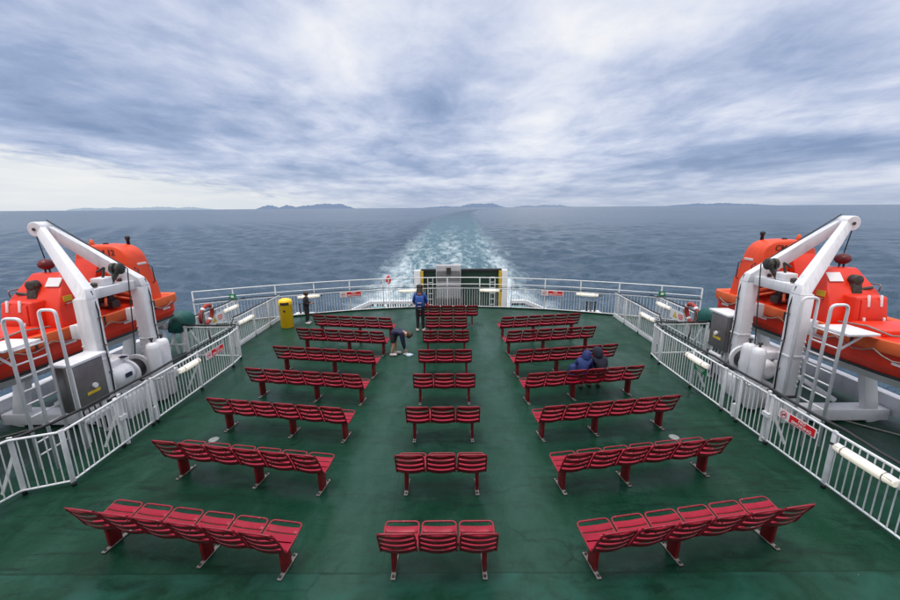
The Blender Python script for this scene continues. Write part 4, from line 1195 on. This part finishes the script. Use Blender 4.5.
for s, nm in ((-1, 'left'), (1, 'right')):
    davit(s, nm); lifeboat(s, nm); side_gear(s, nm)

# ------------------------------------------------------------------ yellow bin, drains
c = (-6.36, 15.3, 0)
t = thing('litter_bin', 'tall yellow litter bin with dark slot standing by the left railing', 'bin', c)
MB().lathe(c, [(.225, 0), (.24, .02), (.25, .90), (.258, .91), (.262, .97), (.258, 1.06), (.225, 1.12), (.13, 1.16), (.02, 1.17)], 28).build('drum', M['yellow'], t)
mb = MB(); rg = []
for i in range(9):
    a = -math.pi / 2 + R(-38 + i * 76 / 8) + .22
    rg.append([V(c) + V((math.cos(a) * r, math.sin(a) * r, z)) for r, z in ((.252, .93), (.266, .93), (.266, 1.04), (.252, 1.04))])
mb.loft(rg); mb.build('slot', M['black'], t)
MB().box(V(c) + V((.03, -.246, .70)), (.08, .02, .08)).build('badge', M['dark'], t)
for s, nm in ((-1, 'left'), (1, 'right')):
    t = MB().lathe((s * 4.7, 7.325, .001), [(.10, 0), (.10, .005), (.08, .008), (.02, .008)], 20).build('deck_drain', M['drain'], None, loc=(s * 4.7, 7.325, 0))
    tag(t, 'round pale metal drain cover flush in the %s half of the deck' % nm, 'drain')

# ------------------------------------------------------------------ people
def hand(wr, direction, palm_n, L=.17, curl=.4):
    """palm and five fingers as skin chains"""
    w = V(wr); d = V(direction).normalized(); n = V(palm_n); n = (n - d * n.dot(d)).normalized(); sd = d.cross(n)
    ch = []
    pal = w + d * L * .45
    ch.append(([(*w, .020), (*(w + d * L * .25), .028, .016), (*pal, .030, .014)], None))
    for k, ln in ((-1.5, .36), (-.5, .44), (.5, .42), (1.5, .33)):
        b = w + d * L * .40 + sd * k * .017
        p1 = b + (d * math.cos(curl * .5) + n * math.sin(curl * .5)) * L * ln * .6
        p2 = p1 + (d * math.cos(curl * 1.4) + n * math.sin(curl * 1.4)) * L * ln * .55
        ch.append(([(*b, .009), (*p1, .008), (*p2, .0065)], None))
    b = w + d * L * .15 - sd * .022
    p1 = b + (d * .6 - sd * .7 + n * .3).normalized() * L * .26
    p2 = p1 + (d * .85 - sd * .2 + n * .4).normalized() * L * .2
    ch.append(([(*b, .011), (*p1, .0095), (*p2, .007)], None))
    return ch

def person(J, t, k=1., skin='skin', top='navy', leg='blackcloth', shoe='shoe', hair='hair', bare_legs=False, hair_style='short', top_skirt=0., hood=False, fwd=(0, 1, 0), curl=.4):
    """J: joints in world space; k scales the radii"""
    g = {n: V(p) for n, p in J.items()}
    def r(v): return v * k
    f = V(fwd).normalized()
    hd = (g['head'] - g['neck']).normalized(); up = hd
    side = up.cross(f).normalized() if up.cross(f).length > .05 else V((1, 0, 0))
    face = side.cross(up).normalized()
    if face.dot(f) < 0: face = -face
    # body: one continuous skin from pelvis out to feet, hands and head
    vl = [(*g['pelvis'], r(.10)), (*g['waist'], r(.095)), (*g['chest'], r(.10)), (*g['neck'], r(.055)),
          (*(g['head'] - hd * r(.03) + face * r(.012)), r(.095)), (*(g['head'] + hd * r(.05) - face * r(.008)), r(.112)), (*(g['head'] + hd * r(.12) - face * r(.01)), r(.085))]
    el = [(0, 1), (1, 2), (2, 3), (3, 4), (4, 5), (5, 6)]
    for sd in 'LR':
        b = len(vl)
        vl += [(*g['sh' + sd], r(.05)), (*g['el' + sd], r(.042)), (*g['wr' + sd], r(.028))]
        el += [(2, b), (b, b + 1), (b + 1, b + 2)]
        b = len(vl)
        vl += [(*g['hip' + sd], r(.075)), (*g['kn' + sd], r(.055)), (*g['an' + sd], r(.036)), (*g['to' + sd], r(.03))]
        el += [(0, b), (b, b + 1), (b + 1, b + 2), (b + 2, b + 3)]
    nose = g['head'] + face * r(.095) - hd * r(.005)
    chains = [(vl, el), ([(*(nose - face * r(.03) + hd * r(.02)), r(.010)), (*nose, r(.013))], None)]
    for sg in (-1, 1):
        e = g['head'] + side * sg * r(.086) - hd * r(.0)
        chains.append(([(*(e - hd * r(.02)), r(.010)), (*(e + hd * r(.02)), r(.014))], None))
    for sd, pn in (('L', side), ('R', -side)):
        d = g['wr' + sd] - g['el' + sd]
        chains += hand(g['wr' + sd], d, pn * .5 + f, .17 * k, curl)
    body = skin_mesh('body', chains, M[skin], t, 1)
    # face details
    for sg in (-1, 1):
        MB().ball(g['head'] + face * r(.079) + side * sg * r(.032) + hd * r(.022), r(.011), 6).build('eye', M['letter_black'], body)
    MB().tube([g['head'] + face * r(.083) - hd * r(.055) + side * r(.022), g['head'] + face * r(.088) - hd * r(.053), g['head'] + face * r(.083) - hd * r(.055) - side * r(.022)], r(.006), 5).build('mouth', M['pink'], body)
    # jacket
    vl = [(*(g['pelvis'] + (g['pelvis'] - g['waist']) * (top_skirt + .35)), r(.165)), (*g['waist'], r(.155)), (*g['chest'], r(.165)), (*(g['neck'] + hd * r(.01)), r(.085))]
    el = [(0, 1), (1, 2), (2, 3)]
    for sd in 'LR':
        b = len(vl)
        vl += [(*g['sh' + sd], r(.082)), (*g['el' + sd], r(.06)), (*(g['el' + sd].lerp(g['wr' + sd], .93)), r(.043))]
        el += [(2, b), (b, b + 1), (b + 1, b + 2)]
    skin_mesh('jacket', [(vl, el)], M[top], t, 2)
    if hood:
        hc = g['head'] + hd * r(.025) - face * r(.03)
        skin_mesh('hood', [([(*(g['neck'] - face * r(.03) - hd * r(.06)), r(.15), r(.13)), (*(hc - hd * r(.03)), r(.150), r(.165)), (*(hc + hd * r(.08) - face * r(.02)), r(.135), r(.15)), (*(hc + hd * r(.15) - face * r(.07)), r(.06))], None)], M[top], t, 2)
    # trousers or shorts
    vl = [(*(g['pelvis'].lerp(g['waist'], .9)), r(.135))]; el = []
    for sd in 'LR':
        b = len(vl)
        if bare_legs:
            vl += [(*g['hip' + sd], r(.105)), (*(g['hip' + sd].lerp(g['kn' + sd], .75)), r(.088))]
            el += [(0, b), (b, b + 1)]
        else:
            vl += [(*g['hip' + sd], r(.10)), (*g['kn' + sd], r(.070)), (*(g['kn' + sd].lerp(g['an' + sd], .93)), r(.052))]
            el += [(0, b), (b, b + 1), (b + 1, b + 2)]
    skin_mesh('shorts' if bare_legs else 'trousers', [(vl, el)], M[leg], t, 2)
    for sd in 'LR':
        a, b = g['an' + sd], g['to' + sd]
        d = (b - a); d.z = 0; d.normalize()
        heel = a - d * r(.07); heel.z = a.z - r(.03)
        toe = V((b.x, b.y, heel.z))
        skin_mesh('shoe', [([(*heel, r(.062), r(.062)), (*(heel.lerp(toe, .5)), r(.064), r(.055)), (*(toe + d * r(.04)), r(.058), r(.045))], None)], M[shoe], t, 2)
    # hair
    if not hood:
        hc = g['head'] + hd * r(.055) - face * r(.022)
        ch = [([(*(hc - hd * r(.13) - face * r(.05)), r(.085)), (*(hc - hd * r(.05) - face * r(.035)), r(.125)), (*(hc + hd * r(.02) - face * r(.005)), r(.145)), (*(hc + hd * r(.10) + face * r(.01)), r(.11))], None)]
        if hair_style == 'long':
            ch.append(([(*(hc - face * r(.04)), r(.12)), (*(g['neck'] - face * r(.085)), r(.14), r(.10)), (*(g['neck'] - hd * r(.12) - face * r(.15)), r(.13), r(.08)), (*(g['neck'] - hd * r(.26) - face * r(.20)), r(.09), r(.05))], None))
        skin_mesh('hair', ch, M[hair], t, 2)
    return body

# woman with the blue backpack, back to the camera
bx, by = -1.0, 14.62
t = thing('person', 'long-haired person in blue jacket facing the wake', 'person', (bx, by, 0))
w = {'pelvis': (bx, by, .95), 'waist': (bx, by, 1.10), 'chest': (bx, by + .01, 1.33), 'neck': (bx, by + .02, 1.53), 'head': (bx, by + .05, 1.66)}
for sd, s in (('L', -1), ('R', 1)):
    w['sh' + sd] = (bx + s * .175, by + .01, 1.44); w['el' + sd] = (bx + s * .25, by + .03, 1.17); w['wr' + sd] = (bx + s * .22, by + .22, 1.04)
    w['hip' + sd] = (bx + s * .09, by, .88); w['kn' + sd] = (bx + s * .10, by + .02, .48); w['an' + sd] = (bx + s * .11, by - .01, .08); w['to' + sd] = (bx + s * .13, by + .15, .04)
person(w, t, 1.0, top='bluejacket', leg='blackcloth', hair_style='long', top_skirt=.3)
skin_mesh('shirt_hem', [([(bx, by, .93, .152), (bx, by, .86, .148)], None)], M['signwhite'], t, 2)
bp = thing('backpack', 'bright blue backpack worn by the person with long black hair', 'backpack', (bx, by - .2, 1.2))
MB().loft([[(bx + x * q, by - .13 - y * q2, z) for x, y in ((-.17, 0), (-.15, .16), (.15, .16), (.17, 0))] for z, q, q2 in ((.98, .85, .9), (1.05, 1, 1.1), (1.25, 1, 1.), (1.40, .9, .8), (1.46, .6, .4))])  .build('bag', M['bluejacket'], bp, bevel=.03, seg=3)
MB().box((bx, by - .315, 1.12), (.22, .05, .17)).build('front_pocket', M['royal'], bp, bevel=.02)
MB().tube(round_path([(bx - .05, by - .2, 1.44), (bx - .05, by - .2, 1.5), (bx + .05, by - .2, 1.5), (bx + .05, by - .2, 1.44)], .02), .012, 6).build('handle', M['pink'], bp)
MB().box((bx, by - .345, 1.19), (.16, .006, .02)).build('zip', M['signwhite'], bp)
MB().box((bx, by - .345, 1.06), (.14, .006, .015)).build('zip', M['signwhite'], bp)
o = MB().ball((bx + .27, by + .2, .98), (.05, .08, .09), 8).build('pink_mitten_bag', M['pink'], None, loc=(bx + .27, by + .2, .98))
tag(o, 'small pink pouch held at the right side of the blue jacket', 'pouch')

# child in black on the left, side-on, looking at something in the hands
bx, by = -5.72, 15.75; sc = .74
t = thing('person', 'child dressed in black standing by the stern rail beside the yellow bin', 'person', (bx, by, 0))
def S(x, y, z): return (bx + x * sc, by + y * sc, z * sc)
w = {'pelvis': S(0, 0, .95), 'waist': S(0, 0, 1.10), 'chest': S(.01, 0, 1.33), 'neck': S(.03, 0, 1.53), 'head': S(.07, 0, 1.65)}
for sd, s in (('L', 1), ('R', -1)):
    w['sh' + sd] = S(.01, s * .16, 1.43); w['el' + sd] = S(.04, s * .20, 1.17); w['wr' + sd] = S(.27, s * .08, 1.16)
    w['hip' + sd] = S(0, s * .085, .88); w['kn' + sd] = S(.03, s * .09, .48); w['an' + sd] = S(-.01, s * .10, .08); w['to' + sd] = S(.16, s * .11, .04)
person(w, t, sc * 1.08, top='blackcloth', leg='blackcloth', hair='hair_brown', fwd=(1, 0, 0), top_skirt=.5, curl=.9)
o = MB().box(S(.40, 0, 1.17), (.12, .06, .012)).build('phone', M['letter_black'], None, loc=S(.40, 0, 1.17), bevel=.004)
tag(o, 'dark phone held by the child in black', 'phone')

# child bending down towards the deck
bx, by = -1.58, 12.1
t = thing('person', 'child in dark blue top and shorts bending down with hands on deck', 'person', (bx, by, 0))
w = {'pelvis': (bx - .10, by + .02, .68), 'waist': (bx - .02, by + .02, .77), 'chest': (bx + .13, by, .80), 'neck': (bx + .27, by - .01, .75), 'head': (bx + .37, by - .02, .68)}
for sd, s in (('L', 1), ('R', -1)):
    w['sh' + sd] = (bx + .18, by + s * .14, .76); w['el' + sd] = (bx + .21, by + s * .13, .47); w['wr' + sd] = (bx + .27, by + s * .07, .19)
    w['hip' + sd] = (bx - .09, by + s * .08, .62); w['kn' + sd] = (bx - .06 + s * .02, by + s * .10, .36); w['an' + sd] = (bx - .10 + s * .06, by + s * .10, .075); w['to' + sd] = (bx + .05 + s * .06, by + s * .10, .04)
person(w, t, .90, top='navy', leg='blackcloth', hair='hair_brown', bare_legs=True, fwd=(.6, -.1, -.8), curl=.7)
o = thing('cloth_hat', 'crumpled white and pale blue cloth lying on the deck under the bending child', 'cloth', (bx + .40, by - .06, 0))
rings = []
for z, r_ in ((.005, .13), (.03, .125), (.055, .09), (.07, .03)):
    rings.append([(bx + .40 + r_ * (1 + .18 * math.sin(3 * a + z * 30)) * math.cos(a), by - .06 + .75 * r_ * (1 + .15 * math.cos(4 * a)) * math.sin(a), z) for a in [2 * math.pi * i / 14 for i in range(14)]])
MB().loft(rings).build('cloth', M['palecloth'], o, smooth=True)
MB().ball((bx + .30, by - .02, .04), (.08, .06, .035), 8).build('cloth_fold', M['signwhite'], o)

# two hooded people sitting on the right-hand bench
def seated(cx_, cy_, t, top, lean_x, lean_y, k, hz):
    w = {'pelvis': (cx_, cy_, .56), 'waist': (cx_ + lean_x * .2, cy_ + lean_y * .2, .68), 'chest': (cx_ + lean_x * .55, cy_ + lean_y * .6, .84), 'neck': (cx_ + lean_x * .85, cy_ + lean_y * .9, .98 * hz), 'head': (cx_ + lean_x * 1.1, cy_ + lean_y * 1.1, 1.09 * hz)}
    for sd, s in (('L', -1), ('R', 1)):
        w['sh' + sd] = (cx_ + lean_x * .55 + s * .15, cy_ + lean_y * .65, .90); w['el' + sd] = (cx_ + lean_x * .5 + s * .21, cy_ + .16, .68); w['wr' + sd] = (cx_ + s * .08, cy_ + .33, .62)
        w['hip' + sd] = (cx_ + s * .09, cy_ + .04, .54); w['kn' + sd] = (cx_ + s * .11, cy_ + .42, .52); w['an' + sd] = (cx_ + s * .12, cy_ + .38, .085); w['to' + sd] = (cx_ + s * .13, cy_ + .52, .04)
    person(w, t, k, top=top, leg='blackcloth', hood=True, fwd=(0, 1, 0), shoe='dark')
t = thing('person', 'person in bright blue hooded jacket sitting on the bench, leaning to the right', 'person', (3.42, 9.2, 0))
seated(3.40, 9.20, t, 'royal', .10, .14, .82, .91)
t = thing('person', 'person in dark navy hooded coat sitting on the bench next to the blue hooded jacket', 'person', (3.92, 9.3, 0))
seated(3.88, 9.28, t, 'navy_dk', -.06, .14, .92, .95)
o = MB().loft([[(3.17 + (.13 + .05 * math.sin(z * 9)) * q * math.cos(a) + .10 * (z - .46), 9.30 + .10 * q * (1 + .15 * math.sin(3 * a)) * math.sin(a), z) for a in [2 * math.pi * i / 12 for i in range(12)]] for z, q in ((.46, .8), (.54, 1.05), (.64, 1.0), (.74, .75), (.80, .35))]).build('blue_bag', M['royal'], None, loc=(3.20, 9.30, .46), smooth=True)
tag(o, 'lumpy blue bag on the bench left of the bright blue hooded person', 'bag')

# ------------------------------------------------------------------ world, light, camera
world = bpy.data.worlds.new('World'); scene.world = world; world.use_nodes = True
nt = world.node_tree; nt.nodes.clear()
tc = nt.nodes.new('ShaderNodeTexCoord'); gen = tc.outputs['Generated']
sep = nt.nodes.new('ShaderNodeSeparateXYZ'); nt.links.new(gen, sep.inputs[0])
zz = math_n(nt, 'MAXIMUM', sep.outputs[2], .0)
den = math_n(nt, 'ADD', zz, .10)
cx_ = math_n(nt, 'DIVIDE', sep.outputs[0], den); cy_ = math_n(nt, 'DIVIDE', sep.outputs[1], den)
cmb = nt.nodes.new('ShaderNodeCombineXYZ'); nt.links.new(cx_, cmb.inputs[0]); nt.links.new(cy_, cmb.inputs[1])
pl = cmb.outputs[0]
azl = nt.nodes.new('ShaderNodeMath'); azl.operation = 'ARCTAN2'; nt.links.new(sep.outputs[0], azl.inputs[0]); nt.links.new(sep.outputs[1], azl.inputs[1])
azo = azl.outputs[0]
def gauss(x, c, w):
    d_ = math_n(nt, 'DIVIDE', math_n(nt, 'SUBTRACT', x, c), w)
    return math_n(nt, 'POWER', 2.718, math_n(nt, 'MULTIPLY', math_n(nt, 'MULTIPLY', d_, d_), -1.))
n1 = noise(nt, mapping(nt, pl, (1.05, .80, 1), (4.6, 2.2, 0), (0, 0, R(-14))), .80, 8, .55, .30)
n2 = noise(nt, mapping(nt, pl, (1.25, .85, 1), (7.3, .4, 0), (0, 0, R(10))), 2.3, 10, .63, .35)
n3 = noise(nt, mapping(nt, pl, (1.2, .5, 1), (2.3, 5.4, 0), (0, 0, R(4))), .42, 4, .5, .3)
cl = math_n(nt, 'ADD', math_n(nt, 'MULTIPLY', n1, .46), math_n(nt, 'MULTIPLY', n2, .22))
cl = math_n(nt, 'ADD', cl, math_n(nt, 'MULTIPLY', n3, .31))
for amp, (ac, aw), (zc, zw) in ((.075, (.03, .45), (.42, .17)), (-.075, (-.36, .30), (.15, .07)), (-.085, (-.80, .26), (.145, .035)),
                                (-.065, (.55, .42), (.085, .03)), (.03, (-.62, .22), (.23, .05)), (-.03, (.75, .25), (.26, .08)), (.05, (-.10, .10), (.055, .018)), (.045, (.32, .14), (.075, .02)), (.075, (.62, .34), (.045, .013)), (.05, (.20, .5), (.125, .02))):
    cl = math_n(nt, 'ADD', cl, math_n(nt, 'MULTIPLY', math_n(nt, 'MULTIPLY', gauss(azo, ac, aw), gauss(zz, zc, zw)), amp))
cloud = ramp(nt, cl, [(.35, (.235, .325, .52)), (.425, (.35, .44, .645)), (.49, (.53, .60, .79)), (.55, (.72, .77, .905)), (.63, (.93, .94, .98))])
# bright clear band low on the left under the edge of the cloud sheet, haze at the horizon
wedge = math_n(nt, 'MULTIPLY', math_n(nt, 'SUBTRACT', math_n(nt, 'MULTIPLY', azo, -1.), .24), .165)
wn = math_n(nt, 'MULTIPLY', math_n(nt, 'SUBTRACT', n2, .5), .085)
wd_ = math_n(nt, 'ADD', math_n(nt, 'SUBTRACT', wedge, zz), wn)
lo_l = ramp(nt, math_n(nt, 'ADD', math_n(nt, 'MULTIPLY', wd_, 5.), .5), [(.42, 0.), (.56, 1.)])
leftm = ramp(nt, math_n(nt, 'ADD', math_n(nt, 'MULTIPLY', azo, .5), .5), [(.05, 1.), (.30, .75), (.42, .12), (.50, 0.)])
c1 = mix_c(nt, math_n(nt, 'MULTIPLY', lo_l, .92), cloud, mix_c(nt, ramp(nt, n1, [(.35, 0.), (.65, 1.)]), (.82, .86, .89), (.96, .95, .93)))
hzb = ramp(nt, zz, [(.0, .72), (.03, .36), (.10, 0.)])
hcol = mix_c(nt, leftm, (.50, .57, .71), (.76, .82, .87))
c2 = mix_c(nt, hzb, c1, hcol)
# overhead, outside the picture, the cloud sheet is thinner and brighter
zen = ramp(nt, zz, [(.52, 0.), (.86, 1.)])
c3 = mix_c(nt, math_n(nt, 'MULTIPLY', zen, .75), c2, (2.5, 2.52, 2.56))
# the sky astern of the lens (towards the bow) is brighter: the sun stands there behind thin cloud
fwd_ = ramp(nt, math_n(nt, 'ADD', math_n(nt, 'MULTIPLY', sep.outputs[1], -.5), .5), [(.50, 0.), (.72, 1.)])
c3 = mix_c(nt, math_n(nt, 'MULTIPLY', fwd_, .8), c3, (1.25, 1.24, 1.22))
sky = nt.nodes.new('ShaderNodeTexSky'); sky.sky_type = 'NISHITA'; sky.sun_disc = False
SUN_EL, SUN_AZ = R(74), R(215)
sky.sun_elevation = SUN_EL; sky.sun_rotation = SUN_AZ
mul = nt.nodes.new('ShaderNodeVectorMath'); mul.operation = 'SCALE'; mul.inputs[3].default_value = 10.0
nt.links.new(c3, mul.inputs[0])
mixs = nt.nodes.new('ShaderNodeMix'); mixs.data_type = 'RGBA'; mixs.inputs[0].default_value = .93
nt.links.new(sky.outputs[0], mixs.inputs[6]); nt.links.new(mul.outputs[0], mixs.inputs[7])
bg = nt.nodes.new('ShaderNodeBackground'); bg.inputs[1].default_value = .1
nt.links.new(mixs.outputs[2], bg.inputs[0])
wo = nt.nodes.new('ShaderNodeOutputWorld'); nt.links.new(bg.outputs[0], wo.inputs[0])

sd = bpy.data.lights.new('Sun', 'SUN'); sd.energy = 1.5; sd.angle = R(14); sd.color = (1, .97, .93)
so = bpy.data.objects.new('sun', sd); col.objects.link(so)
dirv = V((math.sin(SUN_AZ) * math.cos(SUN_EL), math.cos(SUN_AZ) * math.cos(SUN_EL), math.sin(SUN_EL)))
so.rotation_euler = (-dirv).to_track_quat('-Z', 'Y').to_euler()
so.location = (0, 0, 40)

cam = bpy.data.cameras.new('Camera'); co = bpy.data.objects.new('camera', cam); col.objects.link(co)
cam.sensor_width = 36; cam.lens = 16.0; cam.clip_start = .1; cam.clip_end = 100000
P_, Y_, RO = R(13.03), R(.2), R(.43)
f = V((math.sin(-Y_) * math.cos(P_), math.cos(Y_) * math.cos(P_), -math.sin(P_)))
r0 = V((math.cos(Y_), math.sin(Y_), 0)); u0 = r0.cross(f)
r = r0 * math.cos(RO) - u0 * math.sin(RO); u = r0 * math.sin(RO) + u0 * math.cos(RO)
m = Matrix((r, u, -f)).transposed().to_4x4(); m.translation = V((.18, 0, 4.6))
co.matrix_world = m
scene.camera = co
scene.view_settings.view_transform = 'Standard'; scene.view_settings.look = 'None'; scene.view_settings.exposure = 0
scene.render.engine = 'CYCLES'
